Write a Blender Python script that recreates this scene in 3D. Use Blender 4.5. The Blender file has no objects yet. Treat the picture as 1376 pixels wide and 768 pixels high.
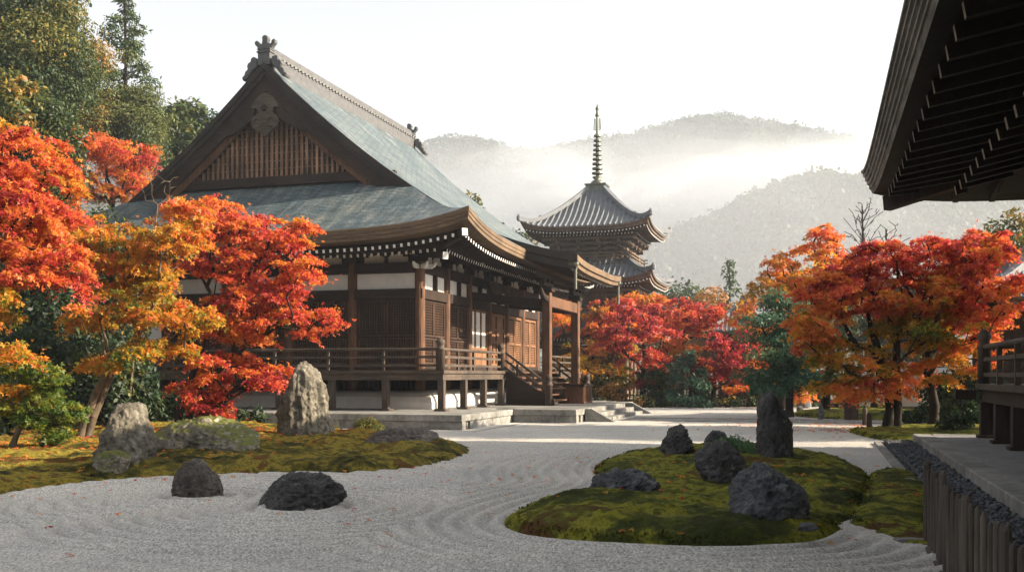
import bpy, bmesh, math, random
import numpy as np
from mathutils import Vector, Matrix

# ------------------------------------------------------------------ camera, sky, sun, exposure
S = bpy.context.scene
C = S.collection
EYE = 1.7
FPX, CX, HY = 1376.0, 688.0, 503.0          # focal length, centre column and horizon row of the 1376 px photograph
cam_d = bpy.data.cameras.new('camera')
cam = bpy.data.objects.new('camera', cam_d); C.objects.link(cam)
cam.location = (0, 0, EYE); cam.rotation_euler = (math.radians(90), 0, 0)
cam_d.sensor_width = 36.0; cam_d.lens = 36.0; cam_d.shift_y = (HY - 384.0) / 1376.0
cam_d.clip_start = 0.1; cam_d.clip_end = 6000
S.camera = cam

SUN_EL = math.radians(24.5)
SUN_AZ = math.radians(95.0)                  # clockwise from +Y (view direction) towards +X
w = bpy.data.worlds.new('World'); S.world = w; w.use_nodes = True
wn = w.node_tree.nodes; wn.clear()
sky = wn.new('ShaderNodeTexSky'); sky.sky_type = 'NISHITA'; sky.sun_disc = False
sky.sun_elevation = SUN_EL; sky.sun_rotation = SUN_AZ
sky.air_density = 1.0; sky.dust_density = 2.2; sky.ozone_density = 1.0
bg = wn.new('ShaderNodeBackground'); bg.inputs[1].default_value = 0.08
wo = wn.new('ShaderNodeOutputWorld')
hs = wn.new('ShaderNodeHueSaturation'); hs.inputs['Saturation'].default_value = 0.18
w.node_tree.links.new(sky.outputs[0], hs.inputs['Color']); w.node_tree.links.new(hs.outputs[0], bg.inputs[0]); w.node_tree.links.new(bg.outputs[0], wo.inputs[0])
sun_d = bpy.data.lights.new('sun', 'SUN'); sun_d.energy = 5.0; sun_d.angle = math.radians(0.6)
sun_d.color = (1.0, 0.84, 0.64)
sun = bpy.data.objects.new('sun', sun_d); C.objects.link(sun)
to_sun = Vector((math.sin(SUN_AZ)*math.cos(SUN_EL), math.cos(SUN_AZ)*math.cos(SUN_EL), math.sin(SUN_EL)))
sun.rotation_euler = to_sun.to_track_quat('Z', 'Y').to_euler()
sun.location = (60, 30, 60)
vs = S.view_settings
vs.view_transform = 'Standard'; vs.look = 'None'; vs.gamma = 1; vs.use_curve_mapping = False
vs.exposure = 1.82
S.cycles.use_denoising = True
S.cycles.max_bounces = 6; S.cycles.diffuse_bounces = 3; S.cycles.glossy_bounces = 2
S.cycles.transmission_bounces = 3; S.cycles.volume_bounces = 1; S.cycles.transparent_max_bounces = 6
S.cycles.sample_clamp_indirect = 6.0

HAZE_DENSITY = 0.0006

# ------------------------------------------------------------------ helpers
TH = -math.atan(0.2994)                      # the temple's axes: u to the right (and a little nearer), v away
CU, SU = math.cos(TH), math.sin(TH)
def ground(px, py, z=0.0):                   # where a pixel's ray meets height z
    Y = (EYE - z) * FPX / (py - HY); return ((px - CX) / FPX * Y, Y)
def at(px, py, Y): return Vector(((px - CX) / FPX * Y, Y, EYE + (HY - py) / FPX * Y))

def tag(o, label=None, cat=None, group=None, kind=None):
    if label: o['label'] = label
    if cat: o['category'] = cat
    if group: o['group'] = group
    if kind: o['kind'] = kind
    return o
def empty(name, loc, rz=0, **k):
    o = bpy.data.objects.new(name, None); C.objects.link(o)
    o.location = loc; o.rotation_euler = (0, 0, rz); o.empty_display_size = 0.3
    return tag(o, **k)
def link(name, me, parent=None, mats=()):
    o = bpy.data.objects.new(name, me); C.objects.link(o)
    if parent is not None: o.parent = parent
    for m in mats: me.materials.append(m)
    return o
def instance(o, parent, loc=(0,0,0), rz=0, scale=None):   # a linked copy of a part
    c = o.copy(); C.objects.link(c); c.parent = parent; c.location = loc; c.rotation_euler = (0,0,rz)
    if scale: c.scale = scale
    return c
def copy_tree(o, parent=None):
    c = o.copy(); C.objects.link(c); c.parent = parent
    for ch in o.children: copy_tree(ch, c)
    return c

class MB:
    def __init__(s): s.v=[]; s.f=[]; s.m=[]; s.uv=[]; s.mi=0
    def add(s, vs, fs, uvs=None, mi=None):
        n = len(s.v); s.v += [tuple(p) for p in vs]
        for k, f in enumerate(fs):
            s.f.append(tuple(i+n for i in f)); s.m.append(s.mi if mi is None else (mi[k] if isinstance(mi,(list,tuple)) else mi))
            s.uv.append(uvs[k] if uvs else None)
        return s
    def box(s, x0, x1, y0, y1, z0, z1, mi=None):
        if x0>x1: x0,x1=x1,x0
        if y0>y1: y0,y1=y1,y0
        if z0>z1: z0,z1=z1,z0
        return s.add([(x0,y0,z0),(x1,y0,z0),(x1,y1,z0),(x0,y1,z0),(x0,y0,z1),(x1,y0,z1),(x1,y1,z1),(x0,y1,z1)],
              [(0,3,2,1),(4,5,6,7),(0,1,5,4),(1,2,6,5),(2,3,7,6),(3,0,4,7)], mi=mi)
    def bar(s, p0, p1, w, h, up=(0,0,1), end_mi=None, mi=None, w1=None, h1=None):
        p0=Vector(p0); p1=Vector(p1); d=(p1-p0).normalized(); up=Vector(up)
        sx=d.cross(up)
        if sx.length<1e-5: sx=d.cross(Vector((0,1,0)))
        sx.normalize(); uz=sx.cross(d).normalized()
        w1=w if w1 is None else w1; h1=h if h1 is None else h1
        q=[]
        for p,ww,hh in ((p0,w,h),(p1,w1,h1)):
            for a,b in ((-1,-1),(1,-1),(1,1),(-1,1)): q.append(p+sx*(a*ww/2)+uz*(b*hh/2))
        base = s.mi if mi is None else mi
        return s.add(q,[(0,1,2,3),(7,6,5,4),(0,4,5,1),(1,5,6,2),(2,6,7,3),(3,7,4,0)],
                     mi=[base if end_mi is None else end_mi, base, base, base, base, base])
    def tube(s, pts, rad, n=8, cap=True):
        pts=[Vector(p) for p in pts]
        if not isinstance(rad,(list,tuple)): rad=[rad]*len(pts)
        vs=[]; prev=None
        for i,p in enumerate(pts):
            t=(pts[min(i+1,len(pts)-1)]-pts[max(i-1,0)]).normalized()
            a=t.cross(Vector((0,0,1)))
            if a.length<1e-3: a=t.cross(Vector((0,1,0)))
            a.normalize()
            if prev is not None:
                a=(prev-t*prev.dot(t)).normalized()
            prev=a; b=t.cross(a)
            for k in range(n):
                th=2*math.pi*k/n; vs.append(p+(a*math.cos(th)+b*math.sin(th))*rad[i])
        fs=[(i*n+k,i*n+(k+1)%n,(i+1)*n+(k+1)%n,(i+1)*n+k) for i in range(len(pts)-1) for k in range(n)]
        if cap: fs+= [tuple(range(n-1,-1,-1)), tuple((len(pts)-1)*n+k for k in range(n))]
        return s.add(vs,fs)
    def lathe(s, prof, c=(0,0,0), n=16):
        vs=[]; 
        for r,z in prof:
            for k in range(n):
                th=2*math.pi*k/n; vs.append((c[0]+r*math.cos(th),c[1]+r*math.sin(th),c[2]+z))
        m=len(prof)
        fs=[(i*n+k,i*n+(k+1)%n,(i+1)*n+(k+1)%n,(i+1)*n+k) for i in range(m-1) for k in range(n)]
        fs+=[tuple(range(n-1,-1,-1)),tuple((m-1)*n+k for k in range(n))]
        return s.add(vs,fs)
    def skin(s, loops, closed=True, uv=None, mi=None):     # loops: lists of equal length
        n=len(loops[0]); vs=[p for l in loops for p in l]; fs=[]; uvs=[]
        for i in range(len(loops)-1):
            for k in range(n if closed else n-1):
                k2=(k+1)%n
                fs.append((i*n+k,i*n+k2,(i+1)*n+k2,(i+1)*n+k))
                if uv: uvs.append([uv[i][k],uv[i][k2],uv[i+1][k2],uv[i+1][k]])
        return s.add(vs,fs,uvs if uv else None,mi)
    def prism(s, poly, y0, y1, axis='y'):                  # poly of (x,z) pushed along y
        n=len(poly)
        if axis=='y': vs=[(x,y0,z) for x,z in poly]+[(x,y1,z) for x,z in poly]
        elif axis=='x': vs=[(y0,x,z) for x,z in poly]+[(y1,x,z) for x,z in poly]
        else: vs=[(x,z,y0) for x,z in poly]+[(x,z,y1) for x,z in poly]
        fs=[tuple(range(n)),tuple(range(2*n-1,n-1,-1))]+[(k,(k+1)%n,n+(k+1)%n,n+k) for k in range(n)]
        return s.add(vs,fs)
    def build(s, name, mats, parent=None, smooth=False, bevel=0, recalc=True, **k):
        me=bpy.data.meshes.new(name); me.from_pydata(s.v,[],s.f)
        if any(u is not None for u in s.uv):
            ul=me.uv_layers.new(name='UVMap'); li=0
            for f,u in zip(s.f,s.uv):
                for j in range(len(f)):
                    ul.data[li].uv = u[j] if u is not None else (0,0); li+=1
        me.polygons.foreach_set('material_index', s.m)
        if recalc:
            bm=bmesh.new(); bm.from_mesh(me); bmesh.ops.recalc_face_normals(bm,faces=bm.faces); bm.to_mesh(me); bm.free()
        if smooth: me.polygons.foreach_set('use_smooth',[True]*len(me.polygons))
        if not isinstance(mats,(list,tuple)): mats=[mats]
        o=link(name,me,parent,mats)
        if bevel:
            b=o.modifiers.new('bevel','BEVEL'); b.width=bevel; b.segments=1; b.limit_method='ANGLE'; b.angle_limit=math.radians(40)
        return tag(o,**k)

def np_mesh(name, v, f, mats, parent=None, smooth=False, fattr=None):   # v (n,3), f (m,k)
    me=bpy.data.meshes.new(name); v=np.asarray(v,np.float32); f=np.asarray(f,np.int32); k=f.shape[1]
    me.vertices.add(len(v)); me.vertices.foreach_set('co',v.ravel())
    me.loops.add(f.size); me.loops.foreach_set('vertex_index',f.ravel())
    me.polygons.add(len(f)); me.polygons.foreach_set('loop_start',np.arange(0,f.size,k,dtype=np.int32))
    me.update(calc_edges=True)
    if smooth: me.polygons.foreach_set('use_smooth',np.ones(len(f),bool))
    if fattr:
        for nm,val in fattr.items():
            a=me.attributes.new(nm,'FLOAT','FACE'); a.data.foreach_set('value',np.asarray(val,np.float32))
    me.validate()
    return link(name,me,parent,mats if isinstance(mats,(list,tuple)) else [mats])

# value noise
def _h(ix,iy,iz,seed):
    n=(ix.astype(np.uint32)*np.uint32(374761393)+iy.astype(np.uint32)*np.uint32(668265263)+iz.astype(np.uint32)*np.uint32(2147483647-61)+np.uint32(seed*1013904223&0xffffffff))
    n=(n^(n>>np.uint32(13)))*np.uint32(1274126177); n=n^(n>>np.uint32(16))
    return n.astype(np.float64)/4294967295.0
def vnoise(p,seed=0):
    p=np.asarray(p,float); i=np.floor(p).astype(np.int64); f=p-i; f=f*f*f*(f*(f*6-15)+10)
    r=0
    for dx in (0,1):
        for dy in (0,1):
            for dz in (0,1):
                wgt=(f[:,0] if dx else 1-f[:,0])*(f[:,1] if dy else 1-f[:,1])*(f[:,2] if dz else 1-f[:,2])
                r=r+wgt*_h(i[:,0]+dx,i[:,1]+dy,i[:,2]+dz,seed)
    return r*2-1
def fbm(p,oct=4,seed=0,gain=.5,ridged=False):
    p=np.asarray(p,float); a=1;r=0;t=0
    for o in range(oct):
        n=vnoise(p*(2.03**o)+o*17.3,seed+o)
        if ridged: n=1-2*np.abs(n)
        r=r+a*n; t+=a; a*=gain
    return r/t

# ------------------------------------------------------------------ materials
def new_mat(name):
    m=bpy.data.materials.new(name); m.use_nodes=True; nt=m.node_tree; nt.nodes.clear()
    out=nt.nodes.new('ShaderNodeOutputMaterial'); return m,nt,out
def N(nt,t,**k):
    n=nt.nodes.new(t)
    for a,b in k.items(): setattr(n,a,b)
    return n
def ramp(nt,stops):
    r=N(nt,'ShaderNodeValToRGB'); e=r.color_ramp.elements
    while len(e)>1: e.remove(e[-1])
    e[0].position=stops[0][0]; e[0].color=(*stops[0][1],1)
    for p,c in stops[1:]:
        x=e.new(p); x.color=(*c,1)
    return r
def coords(nt,scale=(1,1,1),kind='Object',rot=(0,0,0)):
    tc=N(nt,'ShaderNodeTexCoord'); mp=N(nt,'ShaderNodeMapping'); mp.inputs['Scale'].default_value=scale; mp.inputs['Rotation'].default_value=rot
    nt.links.new(tc.outputs[kind],mp.inputs[0]); return mp
def noise(nt,mp,scale,detail=5,rough=.6,dist=0):
    n=N(nt,'ShaderNodeTexNoise'); n.inputs['Scale'].default_value=scale; n.inputs['Detail'].default_value=detail
    n.inputs['Roughness'].default_value=rough; n.inputs['Distortion'].default_value=dist
    nt.links.new(mp.outputs[0],n.inputs['Vector']); return n
def mix(nt,fac,a,b,blend='MIX'):
    m=N(nt,'ShaderNodeMix',data_type='RGBA',blend_type=blend)
    for s,val in ((m.inputs[0],fac),(m.inputs[6],a),(m.inputs[7],b)):
        if hasattr(val,'is_linked'): nt.links.new(val,s)
        elif isinstance(val,(int,float)): s.default_value=val
        else: s.default_value=(*val,1)
    return m.outputs[2]
def bump(nt,height,strength=.3,dist=.02,normal=None):
    b=N(nt,'ShaderNodeBump'); b.inputs['Strength'].default_value=strength; b.inputs['Distance'].default_value=dist
    nt.links.new(height,b.inputs['Height'])
    if normal: nt.links.new(normal,b.inputs['Normal'])
    return b.outputs[0]
def finish(nt,out,col,rough=.7,norm=None,spec=.3,metal=0):
    p=N(nt,'ShaderNodeBsdfPrincipled')
    for s,val in ((p.inputs['Base Color'],col),(p.inputs['Roughness'],rough)):
        if hasattr(val,'is_linked'): nt.links.new(val,s)
        elif isinstance(val,(int,float)): s.default_value=val
        else: s.default_value=(*val,1)
    p.inputs['Specular IOR Level'].default_value=spec; p.inputs['Metallic'].default_value=metal
    if norm: nt.links.new(norm,p.inputs['Normal'])
    nt.links.new(p.outputs[0],out.inputs[0]); return p

def wood(name,dark,light,axis='z',scale=6,rough=.75):
    m,nt,out=new_mat(name)
    sc={'z':(1,1,.08),'x':(.08,1,1),'y':(1,.08,1),'n':(1,1,1)}[axis]
    mp=coords(nt,sc); n1=noise(nt,mp,scale*3,6,.65,.4); mp2=coords(nt,(1,1,1)); n2=noise(nt,mp2,.9,4,.6)
    r=ramp(nt,[(.3,dark),(.72,light)]); nt.links.new(n1.outputs[0],r.inputs[0])
    r2=ramp(nt,[(.3,(.55,.55,.55)),(.7,(1.25,1.2,1.12))]); nt.links.new(n2.outputs[0],r2.inputs[0])
    c=mix(nt,1.0,r.outputs[0],r2.outputs[0],'MULTIPLY')
    finish(nt,out,c,rough,bump(nt,n1.outputs[0],.35,.015),.25); return m
def plain(name,col,rough=.7,var=.15,scale=3,bs=.2,spec=.3,metal=0):
    m,nt,out=new_mat(name); mp=coords(nt); n=noise(nt,mp,scale,6,.65)
    r=ramp(nt,[(.3,tuple(c*(1-var) for c in col)),(.7,tuple(min(1,c*(1+var)) for c in col))]); nt.links.new(n.outputs[0],r.inputs[0])
    n2=noise(nt,mp,scale*9,5,.7)
    finish(nt,out,r.outputs[0],rough,bump(nt,n2.outputs[0],bs,.01),spec,metal); return m

M={}
M['wood_dark']=wood('aged_dark_wood',(.014,.009,.007),(.048,.029,.020))
M['wood_dark_x']=wood('aged_dark_beam',(.014,.009,.007),(.048,.029,.020),'x')
M['wood_red']=wood('red_brown_wood',(.048,.024,.014),(.19,.095,.052))
M['shutter']=wood('dark_lattice_shutter',(.022,.013,.009),(.085,.046,.028))
M['door']=wood('sun_tinted_door',(.085,.042,.021),(.32,.165,.085))  # door wood brightened to a sunlit gold; that sunlight sits in the colour
M['wood_grey']=wood('weathered_grey_wood',(.034,.027,.022),(.125,.096,.074),'x')
M['wood_grey_z']=wood('weathered_grey_post',(.034,.027,.022),(.12,.092,.072),'z')
M['wood_gold']=wood('bark_eave_edge',(.07,.048,.030),(.20,.135,.082),'x',8)
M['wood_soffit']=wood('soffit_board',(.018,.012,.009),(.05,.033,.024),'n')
M['verge']=wood('layered_verge',(.014,.012,.011),(.05,.041,.036),'n',5)
M['white']=plain('white_plaster',(.66,.62,.565),.85,.16,1.1,.12)
M['tip']=plain('white_rafter_paint',(.75,.73,.68),.6,.08,4)
M['shoji']=plain('shoji_paper',(.82,.78,.70),.8,.03,2)
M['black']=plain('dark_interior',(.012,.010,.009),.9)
M['metal']=plain('aged_bronze',(.12,.13,.10),.5,.3,5,.2,.4,.6)
M['tilegrey']=plain('grey_ridge_tile',(.075,.075,.075),.55,.35,4,.3,.4)

def roof_copper():
    m,nt,out=new_mat('patina_roof')
    mp=coords(nt,(1,1,1),'UV'); tc=N(nt,'ShaderNodeTexCoord')
    br=N(nt,'ShaderNodeTexBrick'); nt.links.new(mp.outputs[0],br.inputs['Vector'])
    br.inputs['Scale'].default_value=1; br.inputs['Brick Width'].default_value=.55; br.inputs['Row Height'].default_value=.14
    br.inputs['Mortar Size'].default_value=.022; br.inputs['Mortar Smooth'].default_value=.4
    br.inputs['Color1'].default_value=(.65,.65,.65,1); br.inputs['Color2'].default_value=(1.15,1.15,1.15,1); br.inputs['Mortar'].default_value=(.22,.22,.22,1)
    mo=coords(nt,(1,1,1),'Object'); n1=noise(nt,mo,.55,6,.7,.3)
    mu=coords(nt,(1.6,.35,1),'UV'); n2=noise(nt,mu,1.6,6,.7,.2)
    r=ramp(nt,[(.28,(.042,.064,.074)),(.5,(.092,.126,.138)),(.72,(.235,.25,.243))]); nt.links.new(n2.outputs[0],r.inputs[0])
    r1=ramp(nt,[(.34,(.6,.7,.76)),(.5,(1.,1.,1.)),(.66,(1.4,1.25,1.1))]); nt.links.new(n1.outputs[0],r1.inputs[0])
    c=mix(nt,1.,r.outputs[0],r1.outputs[0],'MULTIPLY'); c=mix(nt,.85,c,br.outputs[0],'MULTIPLY')
    finish(nt,out,c,.55,bump(nt,br.outputs[0],.8,.03),.4); return m
M['copper']=roof_copper()

def stone_mat(name,c0,c1,c2,scale=1.2,bs=.5,moss=0,lichen=.4,streak=False):
    m,nt,out=new_mat(name); mp=coords(nt); n1=noise(nt,mp,scale,8,.68,.5); n2=noise(nt,mp,scale*7,8,.72)
    r=ramp(nt,[(.32,c0),(.5,c1),(.68,c2)]); nt.links.new(n1.outputs[0],r.inputs[0])
    r2=ramp(nt,[(.36,(.28,.28,.28)),(.5,(.9,.9,.9)),(.66,(1.5,1.5,1.5))] if bs>.3 else [(.3,(.6,.6,.6)),(.62,(1.15,1.15,1.15))]); nt.links.new(n2.outputs[0],r2.inputs[0])
    c=mix(nt,1.,r.outputs[0],r2.outputs[0],'MULTIPLY')
    if lichen:
        v=noise(nt,mp,scale*3.2,6,.75); rl=ramp(nt,[(.60,(0,0,0)),(.68,(1,1,1))]); nt.links.new(v.outputs[0],rl.inputs[0])
        mm=N(nt,'ShaderNodeMath',operation='MULTIPLY'); nt.links.new(rl.outputs[0],mm.inputs[0]); mm.inputs[1].default_value=lichen
        c=mix(nt,mm.outputs[0],c,(.36,.37,.33))
    if moss:
        g=N(nt,'ShaderNodeNewGeometry'); sp=N(nt,'ShaderNodeSeparateXYZ'); nt.links.new(g.outputs['Normal'],sp.inputs[0])
        nm=noise(nt,mp,1.6,6,.7); ad=N(nt,'ShaderNodeMath',operation='ADD'); nt.links.new(sp.outputs[2],ad.inputs[0]); nt.links.new(nm.outputs[0],ad.inputs[1])
        rm=ramp(nt,[(1.22-moss,(0,0,0)),(1.36-moss,(1,1,1))]); 
        dv=N(nt,'ShaderNodeMath',operation='MULTIPLY'); dv.inputs[1].default_value=.75; nt.links.new(ad.outputs[0],dv.inputs[0])
        nt.links.new(dv.outputs[0],rm.inputs[0])
        ng=noise(nt,mp,9,4,.7); rg=ramp(nt,[(.3,(.035,.05,.008)),(.7,(.14,.14,.022))]); nt.links.new(ng.outputs[0],rg.inputs[0])
        c=mix(nt,rm.outputs[0],c,rg.outputs[0])
    b=bump(nt,n2.outputs[0],bs,.06); b=bump(nt,n1.outputs[0],bs*.6,.15,b)
    finish(nt,out,c,.62 if bs>.75 else .82,b,.4); return m
M['granite']=stone_mat('terrace_granite',(.085,.083,.074),(.19,.186,.17),(.28,.272,.255),1.0,.18,0,.15)
M['rock_warm']=stone_mat('warm_rock',(.055,.047,.034),(.135,.12,.09),(.25,.23,.185),1.3,.74,.22,.3)
M['rock_warm_moss']=stone_mat('mossy_warm_rock',(.10,.085,.065),(.20,.175,.14),(.32,.285,.235),1.1,.7,.62,.3)
M['rock_shoulder']=stone_mat('lichened_warm_rock',(.10,.085,.065),(.20,.175,.14),(.32,.285,.235),1.1,.7,.42,.3)
M['rock_dark']=stone_mat('dark_rock',(.022,.021,.02),(.05,.048,.047),(.12,.118,.115),1.3,.9,0,.55)
M['rock_blue']=stone_mat('blue_grey_rock',(.03,.032,.036),(.075,.079,.088),(.18,.185,.195),1.3,.9,0,.5)
M['rock_brown']=stone_mat('brown_rock',(.035,.026,.02),(.085,.068,.055),(.17,.145,.12),1.5,.8,0,.2)
M['rock_far']=stone_mat('grey_rock',(.06,.063,.066),(.12,.125,.13),(.2,.2,.2),1.5,.7,.3,.3)

def leaf_mat(name,stops,trans=.52,rough=.55,sat=1):
    m,nt,out=new_mat(name); a=N(nt,'ShaderNodeAttribute',attribute_name='tint'); r=ramp(nt,stops); nt.links.new(a.outputs['Fac'],r.inputs[0])
    d=N(nt,'ShaderNodeBsdfDiffuse'); t=N(nt,'ShaderNodeBsdfTranslucent'); g=N(nt,'ShaderNodeBsdfGlossy'); g.inputs['Roughness'].default_value=rough
    g.inputs['Color'].default_value=(.5,.5,.5,1)
    nt.links.new(r.outputs[0],d.inputs[0]); nt.links.new(r.outputs[0],t.inputs[0])
    m1=N(nt,'ShaderNodeMixShader'); m1.inputs[0].default_value=trans; nt.links.new(d.outputs[0],m1.inputs[1]); nt.links.new(t.outputs[0],m1.inputs[2])
    m2=N(nt,'ShaderNodeMixShader'); m2.inputs[0].default_value=.04; nt.links.new(m1.outputs[0],m2.inputs[1]); nt.links.new(g.outputs[0],m2.inputs[2])
    nt.links.new(m2.outputs[0],out.inputs[0]); return m
# tint 0..1: green - olive - gold - orange - vermilion - crimson
M['maple']=leaf_mat('maple_leaves',[(0,(.07,.13,.018)),(.14,(.22,.24,.025)),(.28,(.58,.34,.03)),(.45,(.72,.26,.03)),(.62,(.73,.19,.05)),(.78,(.68,.09,.055)),(.9,(.46,.04,.052)),(1,(.25,.022,.034))])
M['ever']=leaf_mat('evergreen_leaves',[(0,(.012,.032,.014)),(.35,(.035,.062,.019)),(.6,(.085,.105,.023)),(.8,(.20,.155,.026)),(1,(.34,.15,.028))],.38)
M['needle']=leaf_mat('conifer_needles',[(0,(.018,.045,.022)),(.5,(.05,.085,.03)),(1,(.13,.14,.035))],.3)
M['pine']=leaf_mat('garden_pine_needles',[(0,(.02,.065,.045)),(.5,(.055,.135,.08)),(1,(.13,.21,.08))],.3)
M['hillleaf']=leaf_mat('hill_leaves',[(0,(.018,.034,.018)),(.6,(.04,.06,.025)),(1,(.09,.08,.03))],.2)
M['bark']=wood('bark',(.012,.010,.008),(.045,.036,.026),'z',4,.9)
M['bark_pale']=wood('pale_bark',(.06,.045,.032),(.19,.145,.10),'z',4,.9)

def moss_mat(name,greens,browns):
    m,nt,out=new_mat(name); mp=coords(nt); n1=noise(nt,mp,.75,6,.65,.8); n2=noise(nt,mp,6,6,.7); n3=noise(nt,mp,45,4,.7)
    r=ramp(nt,[(.34,greens[0]),(.46,greens[1]),(.56,greens[2]),(.61,greens[1]),(.68,browns)]); 
    ad=N(nt,'ShaderNodeMath',operation='MULTIPLY_ADD'); nt.links.new(n2.outputs[0],ad.inputs[0]); ad.inputs[1].default_value=.5
    sb=N(nt,'ShaderNodeMath',operation='MULTIPLY_ADD'); nt.links.new(n1.outputs[0],sb.inputs[0]); sb.inputs[1].default_value=1.35; sb.inputs[2].default_value=-.43
    nt.links.new(sb.outputs[0],ad.inputs[2]); nt.links.new(ad.outputs[0],r.inputs[0])
    r3=ramp(nt,[(.3,(.55,.55,.55)),(.7,(1.3,1.3,1.3))]); nt.links.new(n3.outputs[0],r3.inputs[0])
    c=mix(nt,1.,r.outputs[0],r3.outputs[0],'MULTIPLY')
    b=bump(nt,n3.outputs[0],.9,.03); b=bump(nt,n2.outputs[0],.6,.08,b)
    finish(nt,out,c,.95,b,.1); return m
M['moss']=moss_mat('moss',((.038,.046,.010),(.095,.105,.014),(.26,.245,.03)),(.10,.052,.018))
M['moss_left']=moss_mat('moss_bank',((.022,.024,.007),(.10,.085,.015),(.27,.205,.03)),(.12,.052,.016))
def gravel_mat():
    m,nt,out=new_mat('pale_gravel'); mp=coords(nt)
    v=N(nt,'ShaderNodeTexVoronoi'); v.inputs['Scale'].default_value=64; nt.links.new(mp.outputs[0],v.inputs['Vector'])
    v2=N(nt,'ShaderNodeTexVoronoi'); v2.inputs['Scale'].default_value=34; nt.links.new(mp.outputs[0],v2.inputs['Vector'])
    sp=N(nt,'ShaderNodeSeparateColor'); nt.links.new(v.outputs['Color'],sp.inputs[0])
    r=ramp(nt,[(0,(.27,.259,.238)),(.3,(.40,.386,.355)),(.75,(.53,.512,.472)),(1,(.68,.66,.61))]); nt.links.new(sp.outputs[0],r.inputs[0])
    n1=noise(nt,mp,.5,5,.6); r1=ramp(nt,[(.3,(.82,.83,.85)),(.7,(1.08,1.06,1.03))]); nt.links.new(n1.outputs[0],r1.inputs[0])
    c=mix(nt,1.,r.outputs[0],r1.outputs[0],'MULTIPLY')
    b=bump(nt,v.outputs['Distance'],.7,.012); b=bump(nt,v2.outputs['Distance'],.25,.02,b)
    finish(nt,out,c,.85,b,.25); return m
M['gravel']=gravel_mat()
M['pebble']=stone_mat('slate_pebble',(.035,.038,.043),(.08,.084,.093),(.17,.175,.185),6,.5,0,.1)
M['soil']=plain('forest_soil',(.045,.035,.02),.95,.5,.8,.6,.1)
# ------------------------------------------------------------------ the ground
def poly_smooth(pts,n=8):
    P=np.array(pts,float); out=[]
    for i in range(len(P)):
        p0,p1,p2,p3=P[i-1],P[i],P[(i+1)%len(P)],P[(i+2)%len(P)]
        for t in np.linspace(0,1,n,endpoint=False):
            out.append(.5*((2*p1)+(p2-p0)*t+(2*p0-5*p1+4*p2-p3)*t*t+(3*p1-p0-3*p2+p3)*t**3))
    return np.array(out)
def sdf(poly,x,y):                                   # positive inside
    d=np.full(x.shape,1e9); ins=np.zeros(x.shape,bool)
    n=len(poly)
    for i in range(n):
        ax,ay=poly[i-1]; bx,by=poly[i]; ex,ey=bx-ax,by-ay
        t=np.clip(((x-ax)*ex+(y-ay)*ey)/(ex*ex+ey*ey+1e-12),0,1)
        d=np.minimum(d,(x-ax-t*ex)**2+(y-ay-t*ey)**2)
        c=((ay>y)!=(by>y)); xi=ax+(y-ay)/((by-ay) if by!=ay else 1e-12)*ex
        ins^=c&(x<xi)
    return np.where(ins,1,-1)*np.sqrt(d)
g=lambda l:[ground(*p) for p in l]
ISLAND=poly_smooth(g([(681,706),(705,690),(752,674),(800,664),(822,651),(803,638),(812,624),(850,615),(900,610),(960,607),(1040,609),(1090,613),(1135,626),(1163,643),(1168,660),(1152,685),(1128,712),(1085,735),(1010,742),(920,742),(830,736),(760,730),(705,721)]),5)
BANK=poly_smooth(g([(-60,676),(0,667),(60,658),(130,651),(210,645),(300,640),(400,637),(490,637),(560,631),(610,618),(628,606),(600,597),(540,591),(470,587),(400,581),(330,577)])+[(-9.2,34.0),(-16,37.5),(-24,38),(-26,26),(-20,17),(-11,13.2)],5)
PATCH=poly_smooth(g([(1172,640),(1215,636),(1243,650),(1252,700),(1254,733),(1215,733),(1165,716),(1140,700),(1162,672)]),5)
FARMOSS=poly_smooth(g([(1145,580),(1200,575),(1262,574)])+[(16.5,31.5),(17.5,27.0),(12.6,25.0)]+g([(1235,597),(1195,594),(1160,588)]),5)
BACKMOSS=poly_smooth(g([(1062,558),(1100,553),(1150,551),(1215,553)])+[(18.5,47.0),(20.5,38.5)]+g([(1210,566),(1150,565),(1095,563)]),5)

def grid_mesh(name,X,Y,Z,keep,mats,parent=None,smooth=True):
    ny,nx=X.shape; idx=np.arange(ny*nx).reshape(ny,nx)
    f=np.stack([idx[:-1,:-1],idx[:-1,1:],idx[1:,1:],idx[1:,:-1]],-1).reshape(-1,4)
    k=(keep[:-1,:-1]|keep[:-1,1:]|keep[1:,1:]|keep[1:,:-1]).reshape(-1); f=f[k]
    used=np.zeros(ny*nx,bool); used[f.ravel()]=True; re=np.cumsum(used)-1
    v=np.stack([X,Y,Z],-1).reshape(-1,3)[used]
    return np_mesh(name,v,re[f],mats,parent,smooth)

# base sheet, rising to the wooded slope on the left and far away to the hills
def slope_z(x,y):
    a=np.clip((-x-13-0.10*np.clip(y-30,-20,40))/26,0,3.0)*np.clip((y-14)/26,0,1)
    b=np.clip((y-95)/200,0,1)**2*10*0
    return 9.5*a**1.15+b
def build_ground():
    xs=np.concatenate([np.linspace(-1500,-90,24),np.linspace(-85,85,120),np.linspace(90,1500,24)])
    ys=np.concatenate([np.linspace(-300,-12,12),np.linspace(-8,110,84),np.linspace(120,2600,30)])
    X,Y=np.meshgrid(xs,ys); p=np.stack([X.ravel()*.15,Y.ravel()*.15,X.ravel()*0],-1)
    n=fbm(p,3,5).reshape(X.shape)
    Z=-.06+slope_z(X,Y)+np.where(slope_z(X,Y)>.05,.25*n,0)
    tag(grid_mesh('ground',X,Y,Z,np.ones(X.shape,bool),M['soil']),kind='structure')
build_ground()

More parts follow.
